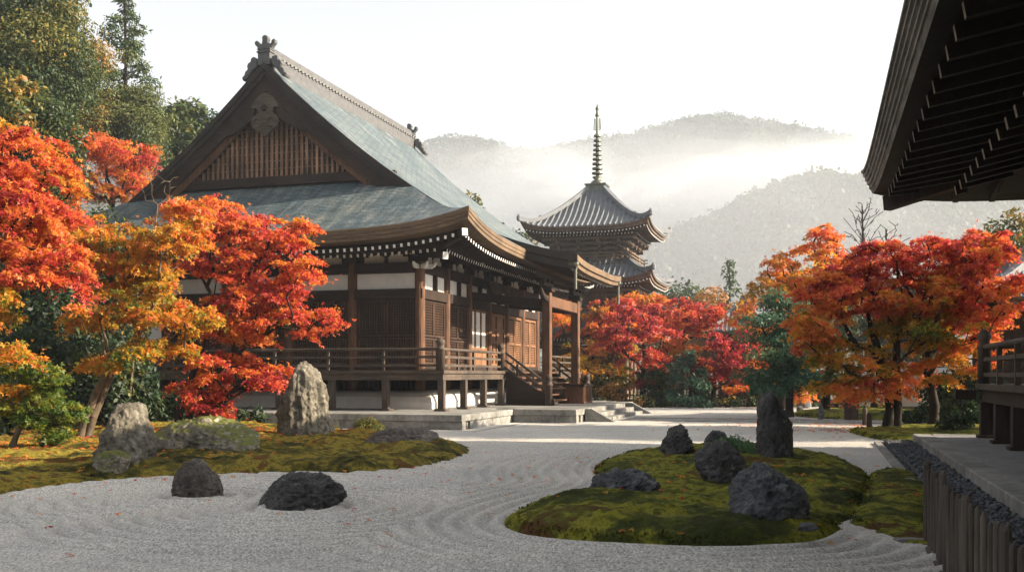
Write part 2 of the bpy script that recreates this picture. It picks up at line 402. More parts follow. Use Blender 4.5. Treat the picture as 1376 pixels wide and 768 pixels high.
ROCK_RINGS=[ground(265,672)+(.42,),ground(400,687)+(.85,)]
def build_gravel():
    ys=[4.0]
    while ys[-1]<53.0:
        y=ys[-1]; ys.append(y+(.032 if y<15 else .06 if y<26 else .2))
    xs=np.concatenate([np.arange(-22,-9,.12),np.arange(-9,7.0,.036),np.arange(7.0,26,.14)])
    X,Y=np.meshgrid(xs,np.array(ys)); x=X.ravel(); y=Y.ravel()
    di=-sdf(ISLAND,x,y); db=-sdf(BANK,x,y)
    p=np.stack([x*.6,y*.6,x*0],-1); wob=fbm(p,2,3)*.10
    dmin=di.copy(); flat=np.clip(sdf(PATCH,x,y)*-2+.1,.12,1)
    for rx,ry,rr in ROCK_RINGS: dmin=np.minimum(dmin,np.sqrt((x-rx)**2+((y-ry)*.9)**2)-rr)
    per=.27
    ring=(2.2*np.abs(np.sin(np.pi*(dmin+wob*.5)/per))-1.4)*np.clip(1-(dmin-2.1)/.5,0,1)
    q=(x*SU*-1+y*CU)                                 # straight rows elsewhere run along the temple front
    q=x*.42+y*.90
    line=(2*np.abs(np.sin(np.pi*(q+wob*.5)/.36))-1.27)*np.clip((dmin-2.1)/.5,0,1)
    fade=np.clip((30-y)/12,.25,1)
    rough=fbm(np.stack([x*9,y*9,x*0],-1),2,9)
    z=.045+(.046*ring*np.clip((4.6-x)/2.,.12,1)+.024*line*fade)*flat+.003*rough*(y<27)
    z+=.02*fbm(np.stack([x*.5,y*.5,x*0],-1),2,11)*(y<27)
    tag(grid_mesh('raked_gravel',X,Y,z.reshape(X.shape),np.ones(X.shape,bool),M['gravel']),kind='structure')
build_gravel()

def loose_stones():
    rng=np.random.default_rng(4); n=9000
    Y=7.6+(rng.random(n)**1.5)*9.5; X=(rng.random(n)*2-1)*.52*Y
    di=-sdf(ISLAND,X,Y); db=-sdf(BANK,X,Y); dp=-sdf(PATCH,X,Y)
    k=(di>.0)&(db>-.05)&((dp>0)|(rng.random(n)<.3))&(X<(4.0+.0*Y)+.2994*(Y-10.17)); X,Y=X[k],Y[k]; n=len(X)
    s=(.004+.006*rng.random(n))
    o=np.array([(1,0,0),(0,1,0),(-1,0,0),(0,-1,0),(0,0,.75),(0,0,-.75)],float)
    o=o[None]*(s[:,None,None]*(.65+.7*rng.random((n,6,1)))); a=rng.random(n)*6.28
    c,sn=np.cos(a)[:,None],np.sin(a)[:,None]
    x=o[:,:,0]*c-o[:,:,1]*sn+X[:,None]; y=o[:,:,0]*sn+o[:,:,1]*c+Y[:,None]; z=o[:,:,2]+.04
    v=np.stack([x,y,z],-1).reshape(-1,3)
    f=np.array([(0,1,4),(1,2,4),(2,3,4),(3,0,4)]); f=(f[None]+np.arange(n)[:,None,None]*6).reshape(-1,3)
    o=np_mesh('gravel_stones',v,f,M['gravel'])
    tag(o,'loose pale stones scattered on the raked gravel court','gravel',kind='stuff')
loose_stones()

def moss_mound(name,poly,H,width,res,mat,seed,tufts,label,tuft_h=.05,reg=None):
    x0,y0=poly.min(0)-.3; x1,y1=poly.max(0)+.3
    X,Y=np.meshgrid(np.arange(x0,x1,res),np.arange(y0,y1,res)); x=X.ravel(); y=Y.ravel()
    edge=.10*fbm(np.stack([x*2.2,y*2.2,x*0],-1),3,seed+9)
    sd=sdf(poly,x,y)+edge
    def hz(x,y,sd):
        t=np.clip(sd/width,-.6,1); prof=np.where(t>0,np.abs(np.sin(t*np.pi/2))**.8,t*.9)
        n=fbm(np.stack([x*.8,y*.8,x*0],-1),3,seed)*.45+fbm(np.stack([x*3.0,y*3.0,x*0],-1),3,seed+3)*.42
        n2=fbm(np.stack([x*11,y*11,x*0],-1),2,seed+5)*.032
        return H*prof*(1+n)+np.where(sd>0,.03+n2,.0)+.035
    z=hz(x,y,sd); keep=(sd>-.18).reshape(X.shape)
    v=[X,Y,z.reshape(X.shape)]
    ob=grid_mesh(name,*v,keep,mat)
    rng=np.random.default_rng(seed); px=x0+rng.random(tufts)*(x1-x0); py=y0+rng.random(tufts)*(y1-y0)
    s=sdf(poly,px,py)+.10*fbm(np.stack([px*2.2,py*2.2,px*0],-1),3,seed+9); k=s>-.02
    dens=fbm(np.stack([px*1.7,py*1.7,px*0],-1),3,seed+40)
    k&=(s<.14)
    k&=(rng.random(tufts)<np.clip(.55+1.3*dens,.08,1))
    px,py,s=px[k],py[k],s[k]; pz=hz(px,py,s); n=len(px)
    a=rng.random(n)*6.28; h=tuft_h*(.5+rng.random(n)); wd=h*.55
    lx=(rng.random(n)-.5)*h*1.2; ly=(rng.random(n)-.5)*h*1.2
    v=np.zeros((n,4,3)); cx,sy=np.cos(a)*wd,np.sin(a)*wd
    v[:,0]=np.stack([px-cx,py-sy,pz-.01],-1); v[:,1]=np.stack([px+cx,py+sy,pz-.01],-1)
    v[:,2]=np.stack([px+cx*.5+lx,py+sy*.5+ly,pz+h*.8],-1); v[:,3]=np.stack([px-cx*.5+lx,py-sy*.5+ly,pz+h],-1)
    f=np.arange(n*4).reshape(-1,4)
    me=ob.data; t=np_mesh('tmp',v.reshape(-1,3),f,mat)
    bm=bmesh.new(); bm.from_mesh(me); bm.from_mesh(t.data); bm.to_mesh(me); bm.free(); bpy.data.objects.remove(t)
    return tag(ob,label,'moss',kind='stuff')
moss_mound('moss_island',ISLAND,.17,.75,.045,M['moss'],21,90000,'moss covering the raised island in the raked gravel',.022)
moss_mound('moss_bank',BANK,.20,.9,.085,M['moss_left'],31,90000,'sunlit olive moss spread below the maples by the hall',.03)
moss_mound('moss_patch',PATCH,.075,.6,.06,M['moss'],41,9000,'thin flat moss patch between island and stake fence',.018)
moss_mound('moss_verge',FARMOSS,.10,.8,.09,M['moss'],51,16000,'moss around the feet of the two large right maples',.05)
moss_mound('moss_lawn',BACKMOSS,.16,.8,.12,M['moss'],61,9000,'moss mound beyond the stone path with small grey rocks',.06)

# ------------------------------------------------------------------ rocks
_ICO={}
def ico(sub):
    if sub not in _ICO:
        bm=bmesh.new(); bmesh.ops.create_icosphere(bm,subdivisions=sub,radius=1)
        _ICO[sub]=(np.array([v.co[:] for v in bm.verts]),np.array([[v.index for v in f.verts] for f in bm.faces])); bm.free()
    return _ICO[sub]
def rock_shape(seed,size,sub=6,planes=12,sharp=9,taper=0.,lean=(0,0),rough=.07,flat=.0,power=1.,strata=0,boxy=3.,cuts=()):
    d,f=ico(sub); rng=np.random.default_rng(seed)
    nrm=rng.normal(size=(planes,3)); nrm/=np.linalg.norm(nrm,axis=1)[:,None]
    nrm=np.vstack([nrm,[[0,0,-1]]]); di=np.append(.62+.38*rng.random(planes),.75)
    sharp=max(sharp,18); di=np.append(.68+.40*rng.random(planes),.8); nrm[:planes,2]*=.75; nrm/=np.linalg.norm(nrm,axis=1)[:,None]
    for c_ in cuts: nrm=np.vstack([nrm,[np.array(c_[:3])/np.linalg.norm(c_[:3])]]); di=np.append(di,c_[3])
    dot=np.clip(d@nrm.T,0,None)/di; sq=(np.abs(d)**boxy).sum(1)**(1/boxy)
    r=((dot**sharp).sum(1)+sq**sharp)**(-1/sharp); v=d*r[:,None]
    v=(v-(v.max(0)+v.min(0))/2)/((v.max(0)-v.min(0))/2)
    t=(v[:,2]+1)/2
    k=(1-taper*t**power)[:,None]; v=v*np.hstack([k,k,np.ones_like(k)])
    v[:,0]+=lean[0]*t; v[:,1]+=lean[1]*t
    v[:,0]-=(v[:,0].max()+v[:,0].min())/2
    v=v/np.array([abs(v[:,0]).max(),abs(v[:,1]).max(),1])
    sz=np.array(size)/2; mean=sz.mean(); q=v*sz
    n1=fbm(q/mean*1.1+seed,4,seed); n2=-np.abs(fbm(q/mean*1.9+seed,5,seed+7,.6))*2.2+.4; n3=fbm(q/mean*9,3,seed+9)
    if strata: n2=n2*.6+.8*fbm(q/mean*np.array([3.2,3.2,.5]),3,seed+3,.5,True)
    disp=mean*rough*(.6*n1+1.35*n2+.55*n3); q=q+d*disp[:,None]
    return q,f
def rock(label,x,y,size,mat,seed,sink=.12,cat='rock',group=None,rz=0,name='rock',zbase=0,**k):
    q,f=rock_shape(seed,size,**k)
    q=q.copy(); q[:,2]+=size[2]/2-sink*size[2]
    o=np_mesh(name,q,f,mat,None,True); o.location=(x,y,zbase); o.rotation_euler=(0,0,rz)
    return tag(o,label,cat,group)
def rock_px(label,pcx,base,wpx,hpx,depth,mat,seed,zb=0.,**k):      # footprint centre column, base row, width and height in the photo
    x,y=ground(pcx,base,zb); sx=wpx/FPX*y; sz=hpx/FPX*y
    y2=y+depth/2*.75; sc=y2/y
    sink=k.pop('sink',.12)
    return rock(label,x*sc,y2,(sx*sc,depth,sz*sc/(1-sink)),M[mat],seed,sink=sink,zbase=zb,**k)
rock_px('tall pointed sunlit rock standing before the hall veranda',405,592,66,102,1.0,'rock_warm',3,.1,taper=.42,power=1.7,lean=(.16,0),cuts=((-.85,0,.5,.80),(.6,-.2,.8,.92)),rough=.10,planes=9,sharp=10,strata=1,name='standing_rock')
rock_px('small brown stone leaning at the tall pointed rock\'s right foot',438,588,24,30,.45,'rock_warm',5,.1,taper=.45,rough=.08)
rock_px('broad blocky rock behind the mossy stone on the left bank',165,632,74,86,1.1,'rock_warm',12,.12,taper=.27,lean=(.26,0),cuts=((-.8,-.3,.4,.75),(.3,-.8,.5,.8),(.05,0,1,.9)),rough=.10,planes=10,sharp=12,strata=1)
rock_px('low moss-capped stone before the broad blocky rock',150,638,46,30,.6,'rock_warm_moss',17,.12,taper=.12,rough=.11,planes=9,sharp=11)
rock_px('wide low boulder with moss on its left shoulder',281,616,146,52,1.7,'rock_shoulder',23,.12,taper=.18,lean=(-.15,0),cuts=((.7,-.2,.7,.72),(-.5,-.5,.6,.8)),rough=.10,planes=12,sharp=9)
rock_px('small round-topped brown rock alone in the gravel',266,674,62,55,.6,'rock_brown',31,.0,taper=.38,power=1.5,rough=.08,planes=9,sharp=7,sink=.08)
rock_px('low dark spreading rock in the raked gravel',401,690,122,48,1.0,'rock_dark',37,.0,taper=.42,lean=(.15,0),rough=.115,planes=18,sharp=11,sink=.08)
rock_px('flat dark slab rock on the far edge of the moss bank',538,608,104,28,1.4,'rock_brown',41,.05,taper=.2,lean=(.1,0),rough=.08,planes=12,sharp=11)
rock_px('rounded dark rock at the back left of the moss island',910,618,45,46,.7,'rock_dark',43,.1,taper=.45,rough=.115,planes=16,sharp=10)
rock_px('small dark rock peeping over the island shrub',962,607,34,28,.5,'rock_dark',47,.1,taper=.3,rough=.07)
rock_px('squat dark rock in the middle of the moss island',968,648,66,53,.8,'rock_dark',53,.17,taper=.28,rough=.115,planes=16,sharp=12)
rock_px('low blue-grey rock sprawling on the island\'s left edge',838,669,94,36,.9,'rock_blue',59,.12,taper=.5,lean=(-.25,0),rough=.115,planes=19,sharp=10)
rock_px('tall dark standing rock at the back of the moss island',1042,625,50,95,.75,'rock_dark',67,.12,taper=.2,power=2.0,lean=(-.10,0),cuts=((.62,-.1,.78,.78),(-.8,-.2,.5,1.0)),rough=.08,planes=9,sharp=10,strata=1,name='standing_rock')
rock_px('large craggy dark rock at the front of the moss island',1030,700,102,70,1.0,'rock_blue',71,.16,taper=.25,lean=(-.12,0),rough=.115,planes=18,sharp=12)
rock_px('tiny flat stone sunk in moss by the craggy rock',1085,713,26,9,.25,'rock_blue',73,.2,taper=.2,rough=.06)
rock_px('tiny pale stone left of the island\'s squat rock',928,628,10,8,.15,'rock_blue',74,.2,taper=.2,rough=.06)
rock_px('slim upright grey stone on the far moss mound',1081,548,17,27,.6,'rock_far',79,.05,taper=.2,rough=.05)
rock_px('broad grey rock on the far moss mound',1117,552,28,22,.8,'rock_far',83,.1,taper=.3,rough=.05)
rock_px('tiny pale rock in front of the far slim stone',1075,552,9,7,.3,'rock_far',85,.1,taper=.3,rough=.05)
rock_px('small pale stone right of the far broad rock',1138,553,16,9,.4,'rock_far',89,.1,taper=.3,rough=.05)
rock_px('low grey stone beside the far path kerb',1103,563,8,22,.25,'rock_far',91,.05,taper=.2,rough=.05)

# ------------------------------------------------------------------ the main hall
HALL=(-3.29,36.6,0)
def wl(u,v): return (HALL[0]+u*CU-v*SU, HALL[1]+u*SU+v*CU)
UC,VC,A,B,EZ,RISE=-6.56,7.82,9.36,10.62,6.55,7.05
VG=3.3                                               # verge this far in from the front eave
def hh(d,A_=A,R=RISE): t=d/A_; return R*(.70*t+.30*t*t)
def lift(a,b): return .62*min(1,abs(a)/A)**5*min(1,abs(b)/B)**5
def zr(d,a,b): return EZ+hh(d)+lift(a,b)
hall=empty('temple_hall',HALL,TH)
tag(hall,'large timber temple hall with a sweeping blue-green gabled roof','temple hall')
roof=MB()
for sgn in (1,-1):                                   # the two long slopes
    rows=[];uv=[]; sl=0; pd=0
    for i in range(37):
        d=A*i/36; 
        if i: sl+=math.hypot(A/36,hh(d)-hh(pd))
        pd=d; bm_=min(B-d,B-VG) if d<VG else B-VG
        r=[];q=[]
        for j in range(61):
            b=-bm_+2*bm_*j/60; a=sgn*(A-d); r.append((UC+a,VC+b,zr(d,a,b))); q.append((b+sgn*3,sl))
        rows.append(r);uv.append(q)
    roof.skin(rows,False,uv)
SK=3.95
for sgn in (1,-1):                                   # front and back skirts
    rows=[];uv=[];sl=0;pd=0
    for i in range(17):
        d=SK*i/16
        if i: sl+=math.hypot(SK/16,hh(d)-hh(pd))
        pd=d; r=[];q=[]
        for j in range(61):
            a=(A-d)*(-1+2*j/60); b=-sgn*(B-d); r.append((UC+a,VC+b,zr(d,a,b)-(.02 if d>VG else 0))); q.append((a+7,sl))
        rows.append(r);uv.append(q)
    roof.skin(rows,False,uv)
roof_o=roof.build('roof',M['copper'],hall,smooth=True)

def eave_rings(mb,uc,vc,A_,B_,zf,specs,n=48):        # skin rectangular rings: specs = (inset, z offset, absolute?)
    loops=[]
    for ins,dz,ab in specs:
        l=[]; aa,bb=A_-ins,B_-ins
        for k in range(n): t=-1+2*k/n; l.append((t*aa,-bb))
        for k in range(n): t=-1+2*k/n; l.append((aa,t*bb))
        for k in range(n): t=1-2*k/n; l.append((t*aa,bb))
        for k in range(n): t=1-2*k/n; l.append((-aa,t*bb))
        loops.append([(uc+a,vc+b,(zf(a,b)+dz) if not ab else dz+.0) for a,b in l])
    mb.skin(loops,True)
ez=lambda a,b: EZ+lift(a,b)
e=MB(); eave_rings(e,UC,VC,A,B,ez,[(.0,-.004,0),(-.03,-.03,0),(-.03,-.16,0),(-.01,-.165,0),(-.01,-.29,0),(.02,-.295,0),(.02,-.42,0),(.42,-.46,0)])
e.build('eave_edge',M['wood_gold'],roof_o)
e=MB(); eave_rings(e,UC,VC,A,B,ez,[(.42,-.46,0),(1.0,-.42,0),(1.9,-.25,0),(2.9,-.02,0)])
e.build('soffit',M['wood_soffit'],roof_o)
def rafters(mb,uc,vc,A_,B_,zf,side,ins0,ins1,dz0,dz1,w,h,sp,lo=-1,hi=1):
    L=A_ if side in 'FB' else B_
    n=int(2*L/sp)
    for i in range(n+1):
        t=-L+.12+(2*L-.24)*i/n
        if not lo*L<=t<=hi*L: continue
        lim=L-abs(t)
        if lim<ins0+.1: continue
        i1=min(ins1,max(ins0+.25,lim+.0))
        def pt(ins,dz):
            if side=='F': a,b=t,-(B_-ins)
            elif side=='B': a,b=t,(B_-ins)
            elif side=='R': a,b=(A_-ins),t
            else: a,b=-(A_-ins),t
            return (uc+a,vc+b,zf(a,b)+dz)
        f=(i1-ins0)/(ins1-ins0)
        mb.bar(pt(ins0,dz0),pt(i1,dz0+(dz1-dz0)*f),w,h,end_mi=1)
for side,cnt in (('F',1),('R',1),('L',1)):
    r=MB(); rafters(r,UC,VC,A,B,ez,side,.30,1.55,-.66,-.42,.085,.11,.262)
    tag(r.build('flying_rafters',[M['wood_dark'],M['tip']],roof_o),kind='stuff')
    r=MB(); rafters(r,UC,VC,A,B,ez,side,1.35,2.85,-.72,-.30,.085,.11,.262)
    tag(r.build('base_rafters',[M['wood_dark'],M['tip']],roof_o),kind='stuff')
    r=MB(); L=A if side=='F' else B
    pts=[]
    for t in np.linspace(-L+1.3,L-1.3,30):
        a,b={'F':(t,-(B-1.30)),'R':(A-1.30,t),'L':(-(A-1.30),t)}[side]; pts.append((UC+a,VC+b,ez(a,b)-.56))
    for p,q in zip(pts,pts[1:]): r.bar(p,q,.12,.14)
    r.build('eave_purlin',M['wood_dark_x'],roof_o)
for sa in (1,-1):                                    # hip rafters with white-capped ends
    r=MB(); c=lambda i,dz:(UC+sa*(A-i),VC-(B-i),ez(sa*(A-i),-(B-i))+dz)
    r.bar(c(.18,-.72),c(1.9,-.60),.20,.24,end_mi=1); r.bar(c(1.25,-.98),c(2.9,-.50),.20,.24,end_mi=1)
    r.build('hip_rafter',[M['wood_dark'],M['tip']],roof_o)

# gable ends
M['lattice']=wood('weathered_lattice',(.012,.009,.007),(.46,.27,.17),'z',1.5)
def sweep(mb,sg,vy0,vy1,top,bot,dend,end_drop=0.,n=30):   # a band following both slopes of the gable from ridge to the lower ends
    for s in (1,-1):
        loops=[]
        for i in range(n+1):
            d=A-(A-dend)*i/n; a=s*(A-d); z=EZ+hh(d); f=i/n
            slope=RISE*(.70+.60*d/A)/A; k=math.sqrt(1+slope*slope)
            zt=z-top*k; zb=z-bot*k+end_drop*max(0,(f-.8)/.2)**2
            if i==0: pass
            loops.append([(UC+a,vy0,zt),(UC+a,vy1,zt),(UC+a,vy1,zb),(UC+a,vy0,zb)])
        mb.skin(loops,True); n0=len(mb.v)
        mb.add(loops[-1],[(0,1,2,3)]); mb.add(loops[0],[(0,1,2,3)])
for sg in (1,-1):
    V0=VC-sg*(B-VG); dy=lambda t: V0+sg*t
    m_=MB(); sweep(m_,sg,dy(-.05),dy(.62),.012,.20,2.75); sweep(m_,sg,dy(.02),dy(.60),.20,.36,2.85); m_.build('verge',M['verge'],roof_o)
    m_=MB(); sweep(m_,sg,dy(.12),dy(.24),.34,.78,2.95,.2); m_.build('bargeboard',M['wood_dark_x'],roof_o)
    m_=MB(); sweep(m_,sg,dy(.28),dy(.36),.62,1.02,3.1,.2); m_.build('inner_bargeboard',M['wood_red'],roof_o)
    # gable wall
    gy=dy(.62); zb=EZ+hh(SK)-.05
    poly=[]; 
    for i in range(25):
        d=A-(A-SK)*i/24; poly.append((UC+(A-d),EZ+hh(d)-.3))
    poly=[(UC-(x-UC),z) for x,z in reversed(poly[1:])]+poly
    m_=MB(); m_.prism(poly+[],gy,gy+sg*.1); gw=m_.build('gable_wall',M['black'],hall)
    lat=MB(); s=.215
    n=int((A-SK)*2/s)
    for i in range(n+1):
        a=-(A-SK)+s*i+.05; d=A-abs(a); zt=EZ+hh(d)-1.25
        if zt>zb+.42: lat.box(UC+a-.052,UC+a+.052,gy-sg*.10,gy-sg*.002,zb+.3,zt)
    for k in range(40):
        z=zb+.36+k*.30
        aa=None
        for i in range(200):
            d=SK+(A-SK)*i/199
            if EZ+hh(d)-1.3>z: aa=A-d; break
        if aa and aa>.2: lat.box(UC-aa,UC+aa,gy-sg*.045,gy-sg*.003,z,z+.03)
    lat.build('lattice',M['lattice'],gw)
    bmn=MB(); bmn.box(UC-5.2,UC+5.2,gy-sg*.22,gy-sg*.001,zb+.0,zb+.30); bmn.box(UC-5.0,UC+5.0,gy-sg*.15,gy-sg*.001,zb+.302,zb+.36)
    bmn.build('base_beam',M['wood_dark_x'],gw)
    # carved pendant under the peak: a lobed board with scrolls and a boss
    zt=EZ+RISE-1.15; yv=dy(.02); g_=MB()
    prof=[(0,0),(.30,-.14),(.52,-.42),(.60,-.62),(.36,-.60),(.30,-.78),(.52,-.92),(.60,-1.14),(.50,-1.36),(.28,-1.48),(.14,-1.58),(0,-1.72)]
    pl=[(UC+x,zt+z) for x,z in prof]+[(UC-x,zt+z) for x,z in reversed(prof[1:-1])]
    g_.prism(pl,yv,yv+sg*.10)
    for sx in (1,-1):
        g_.tube([(UC+sx*(.30+.17*math.cos(t)),yv-sg*.02,zt-1.16+.17*math.sin(t)) for t in np.linspace(0,5,12)],.045,6)
    gg=g_.build('gable_pendant',M['wood_grey'],roof_o,bevel=.02)
    g_=MB(); g_.lathe([(0.0,-.06),(.10,-.05),(.13,0),(.10,.05),(0.0,.06)],(0,0,0),10)
    b=g_.build('boss',M['wood_dark'],gg); b.location=(UC,yv-sg*.04,zt-.62); b.rotation_euler=(math.pi/2,0,0)
    for sx in (1,-1):                                # leafy carved fins beside the pendant
        g_=MB(); q=[(.42,-.55),(.75,-.62),(1.05,-.95),(1.45,-1.20),(1.85,-1.62),(1.35,-1.50),(1.0,-1.30),(.70,-1.12),(.5,-.95)]
        g_.prism([(UC+sx*x,zt+z) for x,z in q],yv+sg*.06,yv+sg*.13); g_.build('carved_fin',M['wood_dark'],roof_o,bevel=.02)
# ridge
RZ=EZ+RISE; y0,y1=VC-(B-VG)+.15,VC+(B-VG)-.15
r=MB(); r.box(UC-.30,UC+.30,y0,y1,RZ-.35,RZ+.22); r.box(UC-.24,UC+.24,y0,y1,RZ+.222,RZ+.50)
ridge=r.build('ridge',M['tilegrey'],roof_o)
r=MB(); r.tube([(UC,y0,RZ+.52),(UC,y1,RZ+.52)],.17,10); r.build('ridge_cap',M['tilegrey'],ridge)
r=MB(); k=y0+.2
while k<y1:
    for sx in (1,-1): r.lathe([(.0,-.06),(.075,-.05),(.075,.05),(.0,.06)],(UC+sx*.30,k,RZ+.24),6)
    k+=.30
tag(r.build('ridge_end_tiles',M['tilegrey'],ridge),kind='stuff')
for yy,sg in ((y0,-1),(y1,1)):
    on=empty('ridge_ornament',(UC,yy,RZ+.05),0); on.parent=roof_o; on.scale=(.70,.70,.70)
    m_=MB(); m_.box(-.36,.36,-.26,.22,-.25,.42); m_.box(-.42,.42,-.30,.26,.422,.50); m_.box(-.36,.36,-.25,.21,.502,.58); m_.box(-.40,.40,-.29,.25,.582,.64)
    m_.build('plinth',M['tilegrey'],on)
    m_=MB()
    cr=[(-.40,.64),(.40,.64),(.48,.78),(.62,.92),(.64,1.08),(.52,1.16),(.40,1.06),(.38,.92),(.20,.90),(.16,1.04),(.20,1.2),(.12,1.36),(-.06,1.40),(-.18,1.30),(-.16,1.10),(-.20,.92),(-.38,.92),(-.40,1.04),(-.50,1.14),(-.63,1.06),(-.61,.92),(-.48,.78)]
    m_.prism(cr,-.16,.14); m_.build('crest',M['tilegrey'],on,bevel=.03)
    for sx in (1,-1):                                # lumpy end tiles a little way down each verge
        m_=MB(); q=[(.42,.05),(.50,.34),(.66,.44),(.84,.36),(.86,.16),(1.02,.12),(1.08,-.08),(1.02,-.22),(1.20,-.34),(1.24,-.52),(1.40,-.66),(1.30,-.86),(1.05,-.72),(.75,-.35),(.5,-.15)]
        m_.prism([(sx*x,z-.18) for x,z in q],-.22,.20); m_.build('shoulder_tile',M['tilegrey'],on,bevel=.05)

# body
FZ=1.85; HB=2.624
def col(u,v,z0=.5,z1=5.78,r=.185):
    m_=MB(); m_.lathe([(r*1.02,z0),(r,z0+.5),(r,z1-.1),(r*.94,z1)],(u,v,0),14); return m_.build('column',M['wood_red'] ,hall,smooth=False)
us=[-HB*i for i in range(6)]; vsb=[15.65/6*i for i in range(7)]
for u in us: col(u,0)
for v in vsb[1:]: col(0,v)
for v in vsb[1:]: col(us[-1],v)
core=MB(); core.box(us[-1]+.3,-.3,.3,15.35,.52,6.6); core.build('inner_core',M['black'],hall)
def ring_beam(z0,z1,t,name,mat,off=0):
    m_=MB(); U0,U1=us[-1],0; o=off
    m_.box(U0-t-o,U1+t+o,-t-o,t-o,z0,z1); m_.box(U1-t+o,U1+t+o,t-o+.001,15.65+t,z0,z1); m_.box(U0-t-o,U0+t-o,t-o+.001,15.65+t,z0,z1)
    return m_.build(name,mat,hall,bevel=.01)
ring_beam(5.35,5.72,.14,'head_beam',M['wood_dark_x']); ring_beam(4.42,4.78,.15,'lintel_beam',M['wood_dark_x'])
ring_beam(FZ+.002,FZ+.22,.14,'sill_beam',M['wood_dark_x']); ring_beam(6.12,6.42,.13,'wall_plate',M['wood_dark_x'],.02)
def bays():
    for i in range(5): yield 'F',i,(us[i]-HB/2,0),HB
    for i in range(6): yield 'R',i,(0,vsb[i]+15.65/12),15.65/6
    for i in range(6): yield 'L',i,(us[-1],vsb[i]+15.65/12),15.65/6
ROT={'F':0,'R':math.pi/2,'L':-math.pi/2}
# part meshes in bay coordinates: x along the wall, -y outwards
def panel(w_,z0,z1,y=.05,t=.04): 
    m_=MB(); m_.box(-w_/2,w_/2,y-t,y,z0,z1); return m_
def shutter_mesh(w_,z0,z1,pitch=.095):
    m_=MB(); m_.box(-w_/2,w_/2,.03,.05,z0,z1,mi=1)
    zm=z0+(z1-z0)*.42
    for a,b in ((z0,zm-.02),(zm+.02,z1)):
        for s in (-1,1):
            x0=0.02 if s>0 else -w_/2+.02; x1=w_/2-.02 if s>0 else -.02
            m_.box(x0,x1,-.04,.03,a,a+.07); m_.box(x0,x1,-.04,.03,b-.07,b); m_.box(x0,x0+.07,-.04,.029,a+.07,b-.07); m_.box(x1-.07,x1,-.04,.029,a+.07,b-.07)
            x=x0+.07+pitch
            while x<x1-.08: m_.box(x-.016,x+.016,-.02,.028,a+.07,b-.07); x+=pitch
            z=a+.07+pitch
            while z<b-.08: m_.box(x0+.07,x1-.07,-.012,.026,z-.016,z+.016); z+=pitch
    return m_
def door_mesh(w_,z0,z1):
    m_=MB(); h_=(z1-z0); m_.box(-w_/2,w_/2,.02,.05,z0,z1,mi=0)
    for s in (-1,1):
        x0=.015 if s>0 else -w_/2; x1=w_/2 if s>0 else -.015
        for a in (x0,x1-.11): m_.box(a,a+.11,-.04,.02,z0,z1)
        for f in (0,.20,.42,.66,.93): m_.box(x0+.111,x1-.111,-.035,.02,z0+f*h_,z0+f*h_+.10)
        m_.box((x0+x1)/2-.04,(x0+x1)/2+.04,-.03,.02,z0+.1,z0+.42*h_)
    return m_
def louver_mesh(w_,z0,z1):
    m_=MB(); m_.box(-w_/2,w_/2,.03,.05,z0,z1,mi=1)
    for s in (-1,1):
        x0=.015 if s>0 else -w_/2; x1=w_/2 if s>0 else -.015
        for a in (x0,x1-.10): m_.box(a,a+.10,-.05,.03,z0,z1)
        m_.box(x0+.101,x1-.101,-.045,.03,z0,z0+.14); m_.box(x0+.101,x1-.101,-.045,.03,z1-.14,z1); m_.box(x0+.101,x1-.101,-.045,.03,z0+.42*(z1-z0),z0+.42*(z1-z0)+.12)
        z=z0+.2
        while z<z1-.2: m_.box(x0+.101,x1-.101,-.02,.028,z,z+.045); z+=.085
    return m_
def shoji_mesh(w_,z0,z1):
    m_=MB(); m_.box(-w_/2,w_/2,.03,.05,z0,z1,mi=1)
    for x in np.linspace(-w_/2,w_/2,4): m_.box(max(-w_/2,x-.04),min(w_/2,x+.04),-.03,.03,z0,z1)
    m_.box(-w_/2,w_/2,-.02,.029,z0,z0+.75); m_.box(-w_/2,w_/2,-.02,.029,z1-.1,z1)
    return m_
PW=HB-.38; Z0,Z1=FZ+.23,4.41
protos={}
def put(kind,side,pos):
    fn={'lattice_shutter':lambda:(shutter_mesh(PW,Z0,Z1),[M['shutter'],M['black']]),
        'panel_door':lambda:(door_mesh(PW,Z0,Z1),[M['door']]),
        'louvre_door':lambda:(louver_mesh(PW,Z0,Z1),[M['door'],M['black']]),
        'shoji_screen':lambda:(shoji_mesh(PW,Z0,Z1),[M['door'],M['shoji']]),
        'frieze_panel':lambda:(panel(PW+.02,4.785,5.345,.03),[M['white']]),
        'upper_panel':lambda:(upper_mesh(),[M['white'],M['wood_dark']])}[kind]
    if kind not in protos:
        m_,mt=fn(); protos[kind]=m_.build(kind,mt,hall); o=protos[kind]
        o.location=(*pos,0); o.rotation_euler=(0,0,ROT[side])
    else: instance(protos[kind],hall,(*pos,0),ROT[side])
def upper_mesh():
    m_=MB(); w_=PW+.02
    m_.box(-w_/2,w_/2,.04,.06,5.725,6.115,mi=1)
    for s in (-1,1):
        x0=.08; x1=w_/2-.28; q=[(x0,5.74),(x1,5.74),(x1,5.90),(x1-.12,6.02),(x1-.25,6.09),(x0+.25,6.09),(x0+.12,6.02),(x0,5.92)]
        m_.mi=0; m_.prism([(s*x,z) for x,z in q],.0,.038)
    return m_
sidekind=['lattice_shutter','lattice_shutter','shoji_screen','panel_door','louvre_door','louvre_door']
for side,i,pos,wd in bays():
    k='lattice_shutter' if side!='R' else sidekind[i]
    if side=='F' and i==4: k='shoji_screen'
    put(k,side,pos); put('frieze_panel',side,pos); put('upper_panel',side,pos)
st=MB()
for v in vsb[:-1]:
    st.box(-.06,.16,v+15.65/12-.06,v+15.65/12+.06,4.782,5.348)
st.build('frieze_stud',M['wood_dark'],hall)
